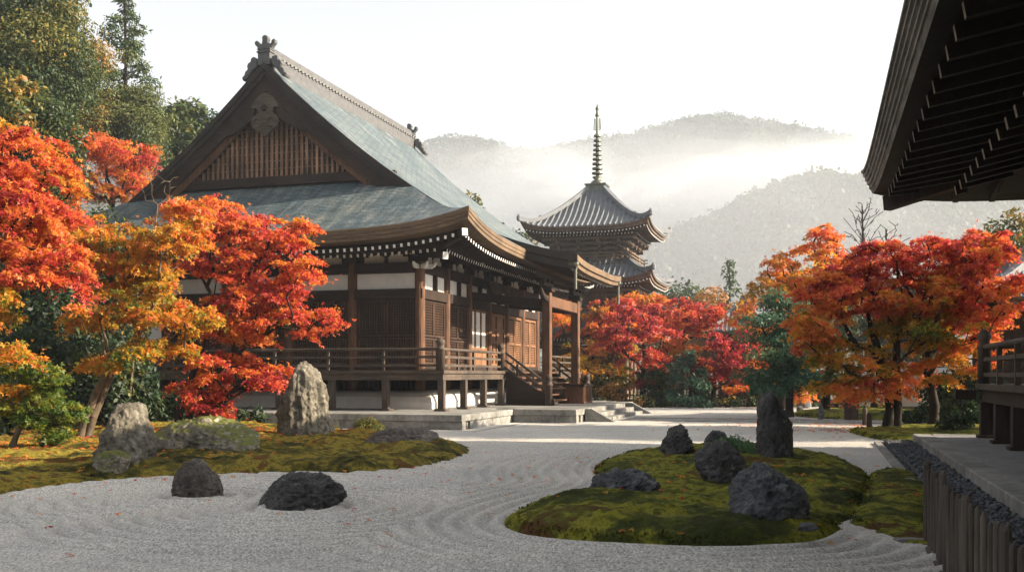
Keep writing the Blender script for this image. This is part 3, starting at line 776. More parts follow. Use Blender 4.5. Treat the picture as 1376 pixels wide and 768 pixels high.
# bracket sets over each column
def bracket_mesh():
    m_=MB(); m_.box(-.22,.22,-.22,.22,5.725,5.93)
    m_.box(-.62,.62,-.09,.09,5.931,6.08)
    for x in (-.55,0,.55): m_.box(x-.11,x+.11,-.11,.11,6.081,6.20)
    m_.bar((0,-.05,5.98),(0,-1.0,5.98),.16,.15,end_mi=0); m_.bar((0,-.05,6.16),(0,-1.35,6.10),.15,.14)
    m_.add([(-.08,-1.003,5.905),(.08,-1.003,5.905),(.08,-1.003,6.055),(-.08,-1.003,6.055)],[(0,1,2,3)],mi=1)
    m_.box(-.45,.45,-.86,-.72,6.061,6.17)
    m_.bar((-.45,-.79,6.115),(-.46,-.79,6.115),.12,.1,mi=1); m_.bar((.45,-.79,6.115),(.46,-.79,6.115),.12,.1,mi=1)
    return m_
bk=bracket_mesh().build('bracket',[M['wood_dark'],M['tip']],hall); bk.location=(0,0,0)
for u in us[1:]: instance(bk,hall,(u,0,0),0)
for v in vsb[0:]: instance(bk,hall,(0,v,0),math.pi/2)
for v in vsb[1:]: instance(bk,hall,(us[-1],v,0),-math.pi/2)
m_=MB()                                              # corner column's pale carved noses
for d in ((.38,-.38),(.5,0),(0,-.5)):
    m_.bar((0,0,5.55),(d[0],d[1],5.55),.11,.16); m_.bar((d[0],d[1],5.55),(d[0]*1.3,d[1]*1.3,5.68),.12,.14,w1=.08,h1=.06)
m_.build('carved_nose',M['tip'],hall,bevel=.02)
# plaque
m_=MB(); m_.box(-.62,.62,-.06,.06,-.5,.5); pq=m_.build('plaque',M['wood_dark'],hall); pq.location=(.75,6.55,5.12); pq.rotation_euler=(math.radians(-24),0,math.pi/2)
m_=MB()
for x in np.linspace(-.5,.5,9): m_.box(x-.03,x+.03,-.085,-.061,-.4,.4)
for z in (-.48,.40): m_.box(-.6,.6,-.10,-.061,z,z+.08)
for x in (-.6,.52): m_.box(x,x+.08,-.10,-.0612,-.4,.4)
m_.build('plaque_frame',M['wood_gold'],pq)

# veranda
VU,VV=1.85,-2.5; UE=us[-1]-1.85
m_=MB(); 
m_.box(UE,VU,VV,-.19,FZ-.11,FZ); m_.box(.19,VU,-.188,18.0,FZ-.11,FZ); m_.box(UE,us[-1]-.19,-.188,18.0,FZ-.11,FZ)
ver=m_.build('veranda_floor',M['wood_grey'],hall)
m_=MB(); m_.box(UE+.06,VU-.06,VV+.06,VV+.2,FZ-.33,FZ-.112); m_.box(VU-.2,VU-.06,VV+.202,18,FZ-.33,FZ-.112); m_.box(UE+.06,UE+.2,VV+.202,18,FZ-.33,FZ-.112)
m_.build('edge_beam',M['wood_grey'],ver)
pp=MB(); pp.box(-.11,.11,-.11,.11,.56,FZ-.335); pp.box(-.2,.2,-.2,.2,.5,.56)
pst=pp.build('veranda_post',M['wood_grey_z'],hall,bevel=.01)
spots=[(VU-.13-2.0*i,VV+.13) for i in range(9)]+[(VU-.13,VV+.13+2.2*i) for i in range(1,4)]+[(VU-.13,12.2+2.2*i) for i in range(3)]+[(UE+.13,VV+.13+2.2*i) for i in range(1,9)]
for k,(x,y) in enumerate(spots):
    if k==0: pst.location=(x,y,0)
    else: instance(pst,hall,(x,y,0))
m_=MB(); loops=[]
for off,z in ((.75,.505),(.75,.72),(.68,.92),(.5,1.06),(.2,1.12),(-.2,1.12)):
    loops.append([(us[-1]-off,-off,z),(off,-off,z),(off,15.65+off,z),(us[-1]-off,15.65+off,z)])
m_.skin(loops,True); m_.build('plaster_mound',M['white'],hall)
m_=MB()
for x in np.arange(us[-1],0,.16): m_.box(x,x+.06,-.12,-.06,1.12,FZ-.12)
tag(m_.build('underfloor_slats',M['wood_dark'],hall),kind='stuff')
# railings
def newel_mesh(z0,h_,r=.15):
    m_=MB(); m_.lathe([(r,z0),(r,z0+h_*.62),(r*1.12,z0+h_*.63),(r*1.12,z0+h_*.68),(r*.8,z0+h_*.70),(r*.85,z0+h_*.78),(r*1.1,z0+h_*.84),(r*.95,z0+h_*.92),(r*.4,z0+h_*.98),(.01,z0+h_)],(0,0,0),12); return m_
nw=newel_mesh(FZ,1.08).build('newel_post',M['wood_grey_z'],hall,smooth=True); nw.location=(VU-.2,VV+.2,0)
for x,y in ((VU-.2,4.45),(VU-.2,11.5),(UE+.2,VV+.2)): instance(nw,hall,(x,y,0))
def rail_run(p,q,n,parent,mat,z=FZ,hs=(.70,.44,.16),ext=0,name='railing',pw=.08):
    p=Vector((*p,0)); q=Vector((*q,0)); d=(q-p).normalized(); m_=MB()
    for k,hz in enumerate(hs):
        o=Vector((0,0,z+hz)); e_=ext if k==0 else 0
        if k==0: m_.tube([p-d*e_+o,q+d*e_+o],.052,8)
        else: m_.bar(p+o,q+o,.07,.085)
    for i in range(n+1):
        t=p+(q-p)*(i/n); m_.bar(t+Vector((0,0,z)),t+Vector((0,0,z+hs[0]-.04)),pw,pw)
    return m_.build(name,mat,parent)
rail_run((VU-.2,VV+.2),(UE+.2,VV+.2),8,hall,M['wood_grey'],ext=.15)
rail_run((VU-.2,VV+.2),(VU-.2,4.45),4,hall,M['wood_grey'],ext=.15); rail_run((VU-.2,11.5),(VU-.2,17.8),4,hall,M['wood_grey'])
# stair
m_=MB(); ns=6; s0,s1=4.6,11.35
for i in range(ns):
    z=FZ-(FZ-.5)*(i+1)/(ns+0)+.0; u=VU+.30*i
    m_.box(u+.002,u+.33,s0,s1,z+(FZ-.5)/ns-.09-.225+.225,z+(FZ-.5)/ns-.03-.0)
    m_.box(u+.01,u+.04,s0+.02,s1-.02,z-.02,z+(FZ-.5)/ns-.092)
stair=m_.build('stair',M['wood_red'],hall)
for s_ in (s0-.13,s1+.0):
    c=MB(); c.prism([(VU+.002,.5),(VU+1.95,.5),(VU+1.95,.72),(VU+.002,FZ-.02)],s_,s_+.12); c.build('stair_string',M['wood_dark_x'],stair)
for s_ in (s0-.07,s1+.06):
    m_=MB(); a=Vector((VU-.2,s_,FZ)); b=Vector((VU+1.65,s_,.62))
    for hz in (.72,.42,.12): m_.bar(a+Vector((.15,0,hz)),b+Vector((0,0,hz)),.085,.09)
    for t in (.35,.7): p=a.lerp(b,t); m_.bar(p,p+Vector((0,0,.7)),.08,.08)
    m_.build('stair_railing',M['wood_grey'],stair)
    n2=newel_mesh(.5,1.22).build('stair_newel',M['wood_grey_z'],stair,smooth=True); n2.location=(VU+1.72,s_,0)
# porch
PU,PV0,PV1=3.25,5.5,10.5; EU=4.85; W0,W1=3.9,12.9
def zp(u,v):
    t=(u-.3)/(EU-.3); s=abs((v-(W0+W1)/2)/((W1-W0)/2)); return 7.72-2.0*t+.35*t*t-.09*math.sin(t*math.pi)+.16*s**4*t
pr=MB(); rows=[];uv=[]
for i in range(17):
    u=.3+(EU-.3)*i/16; rows.append([(u,W0+(W1-W0)*j/40,zp(u,W0+(W1-W0)*j/40)+.05) for j in range(41)]); uv.append([(W0+(W1-W0)*j/40,u*1.1) for j in range(41)])
pr.skin(rows,False,uv); por=pr.build('porch_roof',M['copper'],hall,smooth=True)
m_=MB()
def strip(m_,pts,th,inw):                            # edge band under a path
    L=[]
    for p in pts: L.append([(p[0],p[1],p[2]+.04),(p[0]+inw[0],p[1]+inw[1],p[2]+.04),(p[0]+inw[0],p[1]+inw[1],p[2]-th),(p[0],p[1],p[2]-th)])
    m_.skin(L,True); m_.add(L[0],[(0,1,2,3)]); m_.add(L[-1],[(0,1,2,3)])
fr=[(EU+.02,W0+(W1-W0)*j/40,zp(EU,W0+(W1-W0)*j/40)) for j in range(41)]
strip(m_,fr,.19,(-.25,0)); strip(m_,[(x-.08,y+(.08 if j==0 else -.08 if j==40 else 0),z-.20) for j,(x,y,z) in enumerate(fr)],.17,(-.3,0)); m_.build('porch_eave_edge',M['wood_gold'],por)
for v_,sg in ((W0,1),(W1,-1)):
    m_=MB(); sd=[(.3+(EU-.3)*i/16,v_-sg*.02,zp(.3+(EU-.3)*i/16,v_)) for i in range(17)]
    strip(m_,sd[6:],.24,(0,sg*.3)); strip(m_,[(x-.05,y+sg*.10,z-.25) for x,y,z in sd[6:]],.26,(0,sg*.25)); m_.build('porch_verge',M['verge'],por)
m_=MB(); rows=[[(u,v,zp(u,v)-.30) for v in np.linspace(W0+.3,W1-.3,20)] for u in np.linspace(2.4,EU-.2,8)]; m_.skin(rows,False); m_.build('porch_soffit',M['wood_soffit'],por)
m_=MB()
for v in np.arange(W0+.35,W1-.3,.25): m_.bar((EU-.30,v,zp(EU-.3,v)-.46),(2.6,v,zp(2.6,v)-.46),.085,.11,end_mi=1)
tag(m_.build('porch_rafters',[M['wood_dark'],M['tip']],por),kind='stuff')
for v in (PV0,PV1):
    m_=MB(); m_.box(PU-.17,PU+.17,v-.17,v+.17,.72,5.0); p_=m_.build('porch_pillar',M['wood_red'],hall,bevel=.03)
    m_=MB(); m_.box(PU-.38,PU+.38,v-.38,v+.38,.50,.62); m_.box(PU-.30,PU+.30,v-.30,v+.30,.622,.72); m_.build('pillar_base',M['granite'],p_,bevel=.03)
    m_=MB(); m_.box(PU-.26,PU+.26,v-.26,v+.26,5.003,5.2); m_.box(PU-.10,PU+.10,v-.8,v+.8,5.203,5.36)
    for x in (-.65,0,.65): m_.box(PU-.12,PU+.12,v+x-.12,v+x+.12,5.363,5.5)
    m_.build('pillar_bracket',M['wood_dark'],p_)
    m_=MB(); m_.bar((PU-.2,v,4.55),(.1,v,4.9),.22,.34); m_.build('tie_beam',M['wood_dark'],hall,bevel=.02)
    sg=-1 if v==PV0 else 1
    m_=MB(); m_.tube([(PU,v+sg*.2,4.72),(PU,v+sg*.55,4.75),(PU,v+sg*.8,4.9),(PU,v+sg*.95,5.12)],[.16,.14,.10,.05],8); m_.build('beam_nose',M['wood_dark'],p_)
m_=MB(); m_.box(PU-.13,PU+.13,PV0+.172,PV1-.172,4.42,4.86); m_.build('porch_beam',M['wood_red'],hall,bevel=.02)
m_=MB(); m_.box(PU-.12,PU+.12,W0+.3,W1-.3,5.503,5.72); m_.build('porch_purlin',M['wood_dark'],hall)
for v in (W0+.15,W1-.15):
    m_=MB(); m_.tube([(EU-.1,v,zp(EU,v)-.30),(EU-.1,v,zp(EU,v)-1.25)],.06,8); m_.lathe([(.06,0),(.14,.12),(.14,.2),(.06,.22)],(EU-.1,v,zp(EU,v)-.42),8); m_.build('downpipe',M['metal'],por)

# offertory box in front of the stair
ob=empty('offertory_box',wl(3.95,8.0)+(.5,),TH,label='slatted wooden offertory box between the porch pillars',cat='box')
m_=MB(); m_.box(-.4,.4,-.75,.75,.08,.72); m_.box(-.44,.44,-.8,.8,0,.078); b_=m_.build('body',M['wood_red'],ob,bevel=.01)
m_=MB(); m_.box(-.46,.46,-.82,-.70,.722,.80); m_.box(-.46,.46,.70,.82,.722,.80); m_.box(-.46,-.36,-.699,.699,.722,.80); m_.box(.36,.46,-.699,.699,.722,.80)
for y in np.arange(-.6,.61,.15): m_.box(-.359,.359,y-.02,y+.02,.73,.785)
m_.build('grille',M['wood_dark'],ob)
m_=MB()
for y in np.arange(-.7,.71,.175): m_.box(.401,.43,y-.03,y+.03,.08,.72)
for x in np.arange(-.35,.36,.175): m_.box(x-.03,x+.03,-.78,-.751,.08,.72)
m_.build('batten',M['wood_red'],ob)

# ------------------------------------------------------------------ stone terrace
ter=empty('stone_terrace',HALL,TH,label='long granite terrace with broad steps under the temple hall',cat='terrace')
TU,TV,PU2,PTV=3.5,-5.4,5.75,-.1
UL=us[-1]-3.5
m_=MB(); m_.box(UL+.12,TU-.12,TV+.12,19,-.1,.40); m_.box(TU-.12,PU2-.12,PTV+.12,11,-.1,.399); m_.build('core',M['granite'],ter)
def course(m_,p,q,z0,z1,t,ln,seed,inn):              # a run of blocks along an edge, joints 8 mm
    rng=random.Random(seed); p=Vector(p); q=Vector(q); L=(q-p).length; d=(q-p)/L; x=0
    while x<L-.01:
        w_=min(ln*(.8+.4*rng.random()),L-x)
        if L-x-w_<.4: w_=L-x
        a=p+d*(x+.004); b=p+d*(x+w_-.004); j=rng.uniform(-.004,.004)
        n=Vector(inn); x0,x1=sorted((a.x,(b+n*t).x)); y0,y1=sorted((a.y,(b+n*t).y))
        m_.box(x0,x1,y0,y1,z0,z1+j); x+=w_
edges=[((UL,TV),(TU,TV),(0,1)),((TU,TV+.9),(TU,PTV),(-1,0)),((TU+.0,PTV),(PU2,PTV),(0,1)),((PU2,PTV+.9),(PU2,11),(-1,0)),((UL,TV+.9),(UL,19),(1,0))]
cp=MB(); fc=MB()
for k,(p,q,n) in enumerate(edges):
    course(cp,p,q,.30,.50,.9 if k!=2 else .9,1.9,k,n)
    off=Vector(n)*.05; course(fc,Vector(p)+off,Vector(q)+off,-.1,.295,.30,1.5,k+9,n)
cp.build('coping',M['granite'],ter,bevel=.012); fc.build('face_stones',M['granite'],ter,bevel=.01)
fl=MB(); rng=random.Random(2)
for i in range(9):
    for j in range(11):
        x0=UL+.905+i*((TU-.9-UL-.9)/9); x1=UL+.9+(i+1)*((TU-.9-UL-.9)/9)-.006; y0=TV+.905+j*2.2; fl.box(x0,x1,y0,y0+2.19,.38,.494+rng.uniform(-.004,.003))
for j in range(5): fl.box(TU-.895,PU2-.905,PTV+.905+j*2.2,PTV+.905+j*2.2+2.19,.381,.496+rng.uniform(-.004,.003))
fl.build('paving_slabs',M['granite'],ter,bevel=.008)
S0,S1=1.55,9.3
stp=MB()
for i in range(2):
    course(stp,(PU2+.004+.36*i+.36,S0),(PU2+.004+.36*i+.36,S1),-.1,.335-.165*i,.36,2.0,40+i,(-1,0))
stp.build('step',M['granite'],ter,bevel=.012)
for y_ in (S0-.34,S1+.01):
    m_=MB(); m_.prism([(PU2+.005,-.1),(PU2+1.05,-.1),(PU2+1.05,.06),(PU2+.25,.50),(PU2+.005,.50)],y_,y_+.32); m_.build('step_cheek',M['granite'],ter,bevel=.012)
# kerb line in the gravel round the terrace
kb=MB(); 
for k,(p,q,n) in enumerate((((UL,TV-.62),(TU+.62,TV-.62),(0,1)),((TU+.62,TV-.45),(TU+.62,PTV-.62),(-1,0)),((TU+.62,PTV-.62),(PU2+.95,PTV-.62),(0,1)))):
    course(kb,p,q,-.1,.055,.15,1.6,60+k,n)
ko=kb.build('rain_kerb',M['granite'],ter,bevel=.01)
dr=MB(); dr.box(UL,TU+.47,TV-.47,TV+.04,-.02,.026); dr.box(TU-.04,TU+.47,TV+.04,PTV-.62,-.02,.0265); dr.box(TU+.47,PU2+.9,PTV-.47,PTV+.04,-.02,.027); dr.build('drain_bed',M['pebble'],ter)

# stone path from the steps across the court
pa=MB(); rng=random.Random(8); u=PU2+.95
while u<19.5:
    w_=1.0+.5*rng.random()
    for v in (2.6,3.72):
        pa.box(u+.006,u+w_-.006,v+.006,v+1.1,-.06,.052+rng.uniform(-.003,.003))
    u+=w_
course(pa,(PU2+1.1,2.36),(19.5,2.36),-.06,.07,.20,1.7,3,(0,1)); course(pa,(PU2+1.1,5.10),(19.5,5.10),-.06,.07,.20,1.7,4,(0,-1))
po=pa.build('stone_path',M['granite'],None,bevel=.008); po.location=HALL; po.rotation_euler=(0,0,TH); tag(po,kind='structure')
# ------------------------------------------------------------------ pagoda
PC=(5.58,67.0)
pag=empty('pagoda',(*PC,-.3),TH,label='tall timber pagoda with grey tile roofs and a ringed spire',cat='pagoda')
M['pagwood']=wood('pagoda_wood',(.075,.055,.043),(.19,.14,.10),'z',4)
M['tile']=plain('grey_roof_tile',(.115,.125,.137),.5,.3,2.5,.2,.45)
def tile_roof(parent,W,z,w0,H,name='roof',liftc=.5,sp=.27,mat=None,edge=.16,D=None,rr=.065):
    # square (or W x D) hipped tile roof: curved surface, raised cover-tile rows, hips, eave edge
    mat=mat or M['tile']; D=D or W; d0=W-w0
    def zz(a,b):
        d=min(W-abs(a),D-abs(b)); t=max(0,d)/d0; return z+H*(.55*t+.45*t*t)+liftc*min(1,abs(a)/W)**4*min(1,abs(b)/D)**4
    m_=MB(); n=14
    for side in range(4):
        L=W if side%2==0 else D; K=D if side%2==0 else W
        rows=[]
        for i in range(n+1):
            d=d0*i/n; r=[]
            for j in range(25):
                t=(L-d)*(-1+2*j/24); p={0:(t,-(K-d)),1:((K-d),t),2:(t,(K-d)),3:(-(K-d),t)}[side]; r.append((p[0],p[1],zz(*p)))
            rows.append(r)
        m_.skin(rows,False)
    ro=m_.build(name,mat,parent,smooth=True)
    m_=MB()
    for side in range(4):
        L=W if side%2==0 else D; K=D if side%2==0 else W; k=int(2*L/sp)
        for i in range(k+1):
            t=-L+.02+(2*L-.04)*i/k; dm=min(d0,L-abs(t))
            if dm<.15: continue
            pts=[]
            for q in range(9):
                d=-.04+(dm+.04)*q/8; p={0:(t,-(K-d)),1:((K-d),t),2:(t,(K-d)),3:(-(K-d),t)}[side]; pts.append((p[0],p[1],zz(*p)+.02))
            m_.tube(pts,rr,6)
    tag(m_.build('cover_tiles',mat,ro,smooth=True),kind='stuff')
    for sx in (1,-1):
        for sy in (1,-1):
            m_=MB(); P=[]
            for q in range(11):
                d=-.1+(d0+.1)*q/10; a,b=sx*(W-d),sy*(D-d); P.append((a,b,zz(a,b)+.12))
            for p,q in zip(P,P[1:]): m_.bar(p,q,.26,.26)
            m_.lathe([(.13,-.1),(.14,.12),(.08,.22),(.02,.30)],(P[0][0],P[0][1],P[0][2]),8); m_.lathe([(.11,-.1),(.12,.12),(.02,.24)],(P[3][0],P[3][1],P[3][2]),8)
            m_.build('hip_ridge',mat,ro)
    e=MB(); zf=lambda a,b: z+liftc*min(1,abs(a)/W)**4*min(1,abs(b)/D)**4
    eave_rings(e,0,0,W,D,zf,[(0,-.005,0),(-.02,-.04,0),(-.02,-edge*.6,0),(.10,-edge*.62,0),(.10,-edge*1.6,0),(.25,-edge*1.6,0)],24); e.build('eave_edge',M['pagwood'],ro)
    return ro,zf
def pagoda_roof(W,z,w0,H,body):
    ro,zf=tile_roof(pag,W,z,w0,H,sp=.34,rr=.075)
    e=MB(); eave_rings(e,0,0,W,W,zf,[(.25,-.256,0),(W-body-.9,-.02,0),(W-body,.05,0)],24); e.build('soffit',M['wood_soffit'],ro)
    for side in 'FRL':
        r=MB(); rafters(r,0,0,W,W,zf,side,.18,1.1,-.36,-.22,.07,.09,.22); tag(r.build('flying_rafters',[M['pagwood'],M['tip']],ro),kind='stuff')
        r=MB(); rafters(r,0,0,W,W,zf,side,.95,2.1,-.42,-.26,.07,.09,.22); tag(r.build('base_rafters',[M['pagwood'],M['tip']],ro),kind='stuff')
    # stepped bracketing under the eave
    m_=MB()
    for k,(o,dz) in enumerate(((.25,-1.25),(.6,-.95),(.95,-.68))):
        q=body+o; t=.07; zz=z+dz
        m_.box(-q,q,-q-t,-q+t,zz,zz+.16); m_.box(-q,q,q-t,q+t,zz,zz+.16); m_.box(-q-t,-q+t,-q+t+.001,q-t-.001,zz,zz+.16); m_.box(q-t,q+t,-q+t+.001,q-t-.001,zz,zz+.16)
    for s in range(4):
        for t in (-body,-body/3,body/3,body):
            for o,dz in ((0,-1.42),(.3,-1.10),(.65,-.80)):
                c,sn=[(1,0),(0,1),(-1,0),(0,-1)][s]
                f=lambda x,y:(x*c-y*sn,x*sn+y*c)
                p=f(t,-body-o+.1); q=f(t,-body-o-.45); m_.bar((*p,z+dz),(*q,z+dz),.17,.17)
                for dx in (-.32,.32):
                    p=f(t+dx,-body-o-.2); m_.box(p[0]-.1,p[0]+.1,p[1]-.1,p[1]+.1,z+dz+.09,z+dz+.22)
    m_.build('bracketing',M['pagwood'],ro)
    return ro
def storey(body,z0,z1,bal):
    m_=MB(); m_.box(-body+.06,body-.06,-body+.06,body-.06,z0,z1); so=m_.build('storey',M['pagwood'],pag)
    m_=MB()
    for t in (-body,-body/3,body/3,body):
        for s in (-1,1): m_.lathe([(.13,z0),(.13,z1)],(t,s*body,0),8); 
        if abs(t)<body: 
            for s in (-1,1): m_.lathe([(.13,z0),(.13,z1)],(s*body,t,0),8)
    for zz in (z0+.2,z1-.35,z1-.1):
        q=body+.05; m_.box(-q,q,-q-.05,-q+.05,zz,zz+.14); m_.box(-q,q,q-.05,q+.05,zz,zz+.14); m_.box(q-.05,q+.05,-q+.051,q-.051,zz,zz+.14); m_.box(-q-.05,-q+.05,-q+.051,q-.051,zz,zz+.14)
    m_.build('framing',M['pagwood'],so)
    if bal:
        q=body+.75; m_=MB(); m_.box(-q,q,-q,q,z0-.12,z0); m_.build('balcony',M['pagwood'],pag)
        m_=MB()
        for hz in (.25,.45,.65):
            for s in (-1,1):
                m_.bar((-q-.2,s*(q-.06),z0+hz),(q+.2,s*(q-.06),z0+hz),.07,.07); m_.bar((s*(q-.06),-q-.2,z0+hz),(s*(q-.06),q+.2,z0+hz),.07,.07)
        for t in np.linspace(-q+.06,q-.06,6):
            for s in (-1,1): m_.bar((t,s*(q-.06),z0),(t,s*(q-.06),z0+.7),.08,.08); m_.bar((s*(q-.06),t,z0),(s*(q-.06),t,z0+.7),.08,.08)
        m_.build('balustrade',M['pagwood'],pag)
storey(2.3,.2,3.6,False); storey(2.15,6.15,7.3,True); storey(1.95,9.0,10.2,True)
pagoda_roof(4.35,4.55,2.6,1.7,2.3); pagoda_roof(4.25,7.85,2.3,1.45,2.15)
top=pagoda_roof(4.05,11.15,.45,2.95,1.95)
# spire: base box, bowl, nine rings, water-flame and jewels
sp=empty('spire',(0,0,13.95)); sp.parent=pag
m_=MB(); m_.box(-.62,.62,-.62,.62,-.15,.35); m_.box(-.7,.7,-.7,.7,.352,.45); m_.build('base_box',M['metal'],sp)
m_=MB(); m_.lathe([(.45,.45),(.42,.62),(.25,.75),(.15,.78),(.34,.92),(.30,.98),(.10,1.0),(.085,5.3),(.03,5.72)],(0,0,0),12); m_.build('mast',M['metal'],sp,smooth=True)
for k in range(9):
    r=.36-.016*k; zz=1.2+.305*k; m_=MB()
    m_.lathe([(.09,zz-.03),(r*.8,zz-.06),(r,zz-.05),(r,zz+.05),(r*.8,zz+.07),(.09,zz+.03)],(0,0,0),14); m_.build('ring',M['metal'],sp)
m_=MB()
for q in range(4):
    c,s=math.cos(q*math.pi/2),math.sin(q*math.pi/2)
    for k in range(7): m_.bar((.09*c,.09*s,4.02+k*.11),((.24-.01*k)*c,(.24-.01*k)*s,4.10+k*.11),.02,.05)
    m_.bar((.24*c,.24*s,4.05),(.18*c,.18*s,4.85),.02,.03)
m_.build('water_flame',M['metal'],sp)
m_=MB(); 
for zz,r in ((5.0,.15),(5.42,.13)): m_.lathe([(.03,zz-r),(r*.8,zz-r*.6),(r,zz),(r*.7,zz+r*.7),(.03,zz+r*1.5)],(0,0,0),12)
m_.build('jewel',M['metal'],sp,smooth=True)
m_=MB(); m_.box(-3.6,3.6,-3.6,3.6,0,.5); m_.build('stone_base',M['granite'],pag)

# ------------------------------------------------------------------ hall on the right: platform, veranda, overhanging eave
RH=(10.5,22.9,0)
rh=empty('side_hall',RH,TH,label='dark hall on the right with deep overhanging eave and raised veranda',cat='side hall')
RA,RB,RZ0=6.5,15.2,6.38; ruc,rvc=-2.45+RA,2.2-RB
def rlift(a,b): return .46*min(1,abs(a)/RA)**6*min(1,abs(b)/RB)**7
rez=lambda a,b: RZ0+rlift(a,b)
m_=MB(); 
for side in range(4):
    L=RA if side%2==0 else RB; K=RB if side%2==0 else RA; rows=[];uv=[]
    for i in range(21):
        d=RA*.995*i/20; r=[];q=[]
        for j in range(41):
            t=(L-d)*(-1+2*j/40) if L>d else 0; p={0:(t,-(K-d)),1:((K-d),t),2:(t,(K-d)),3:(-(K-d),t)}[side]
            r.append((ruc+p[0],rvc+p[1],rez(*p)+3.0*(.6*d/RA+.4*(d/RA)**2))); q.append((t,d*1.2))
        rows.append(r);uv.append(q)
    m_.skin(rows,False,uv)
rr=m_.build('roof',M['copper'],rh,smooth=True)
M['eave_layer']=wood('layered_bark_edge',(.05,.05,.047),(.24,.235,.225),'y',6)
M['eave_tip']=plain('grey_rafter_paint',(.42,.40,.36),.7,.25,5)  # greyer version of the white rafter-end paint
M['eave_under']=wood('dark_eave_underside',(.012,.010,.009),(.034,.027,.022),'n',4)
sp_=[(.0,-.005,0)]
for k in range(5): sp_+=[(.045*k-.02,-.02-.085*k,0),(.045*k-.02,-.09-.085*k,0),(.045*k+.01,-.095-.085*k,0)]
e=MB(); eave_rings(e,ruc,rvc,RA,RB,rez,sp_+[(.24,-.52,0)],40); e.build('eave_edge',M['eave_layer'],rr)
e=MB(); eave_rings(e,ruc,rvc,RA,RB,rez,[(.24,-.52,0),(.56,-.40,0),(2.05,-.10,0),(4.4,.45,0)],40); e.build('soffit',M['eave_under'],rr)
for side,nm in (('L','eave_rafter'),('B','end_rafter')):
    for tier,(i0,i1,a,b,w_,h_) in enumerate(((.56,2.2,-.50,-.20,.13,.19),(1.92,4.3,-.55,-.02,.15,.20))):
        r=MB(); 
        L=RB if side=='L' else RA; n=int(2*L/.84)
        for i in range(n+1):
            t=-L+.5+(2*L-1.)*i/n; lim=L-abs(t)
            if lim<i0+.1: continue
            ie=min(i1,lim)
            P=lambda ins,dz:(lambda aa,bb:(ruc+aa,rvc+bb,rez(aa,bb)+dz))(*((-(RA-ins),t) if side=='L' else (t,RB-ins)))
            r.bar(P(i0,a),P(ie,a+(b-a)*(ie-i0)/(i1-i0)),w_,h_,end_mi=1)
        tag(r.build(nm,[M['eave_under'],M['eave_tip']],rr),kind='stuff')
r=MB(); c=lambda i,dz:(ruc-(RA-i),rvc+(RB-i),rez(-(RA-i),RB-i)+dz)
r.bar(c(.55,-.72),c(4.3,.1),.24,.34); r.build('hip_rafter',M['wood_dark'],rr)
m_=MB(); m_.box(2.2,8.2,-26,-1.0,1.5,6.9); m_.build('wall',M['wood_dark'],rh)
for k in range(9):
    m_=MB(); m_.lathe([(.2,.3),(.2,6.4)],(1.9,-.9-3*k,0),12); m_.build('column',M['wood_dark'],rh)
m_=MB(); m_.box(-.12,10,-26,.12,1.38,1.5); vf=m_.build('veranda_floor',M['wood_grey'],rh)
m_=MB(); m_.box(0,.14,-26,.0,1.1,1.377); m_.box(.141,10,-.1,.04,1.1,1.377); m_.box(-.55,-.125,-.12,.12,1.15,1.36); m_.build('edge_beam',M['wood_dark'],vf)
pp=MB(); pp.box(-.14,.14,-.14,.14,.36,1.095); pp.box(-.2,.2,-.2,.2,.29,.36); p0=pp.build('veranda_post',M['wood_dark'],rh,bevel=.01)
k=0
for y in np.arange(-.06,-20,-1.95):
    if k==0: p0.location=(.1,y,0)
    else: instance(p0,rh,(.1,y,0))
    k+=1
for x in np.arange(2.05,9,1.95): instance(p0,rh,(x,-.06,0))
n_=newel_mesh(1.5,1.22,.14).build('newel_post',M['wood_grey_z'],rh,smooth=True); n_.location=(.05,-.05,0)
rail_run((.05,-.05),(.05,-22),11,rh,M['wood_grey'],z=1.5,hs=(.82,.54,.20),ext=.0,pw=.1); rail_run((.05,-.05),(9,-.05),5,rh,M['wood_grey'],z=1.5,hs=(.82,.54,.20),pw=.1)
# its stone platform
plat=empty('stone_platform',RH,TH,label='low grey stone platform with kerb edge under the side hall',cat='platform')
m_=MB(); m_.box(-.95,14,-26,.75,-.1,.285); m_.build('core',M['granite'],plat)
m_=MB(); course(m_,(-1.35,-22),(-1.35,1.1),-.05,.30,.40,2.2,5,(1,0)); course(m_,(-.94,1.1),(13,1.1),-.05,.30,.34,2.0,6,(0,-1)); m_.build('kerb',M['granite'],plat,bevel=.015)
M['slab']=stone_mat('grey_platform_slab',(.13,.13,.128),(.17,.17,.168),(.22,.218,.21),.9,.15,0,.1)
m_=MB(); rng=random.Random(4)
for i in range(3):
    for j in range(12): m_.box(-.945+i*1.4,-.945+i*1.4+1.394,-22+j*1.9,-22+j*1.9+1.894,.2,.293+rng.uniform(-.003,.003))
m_.build('paving_slabs',M['slab'],plat,bevel=.006)
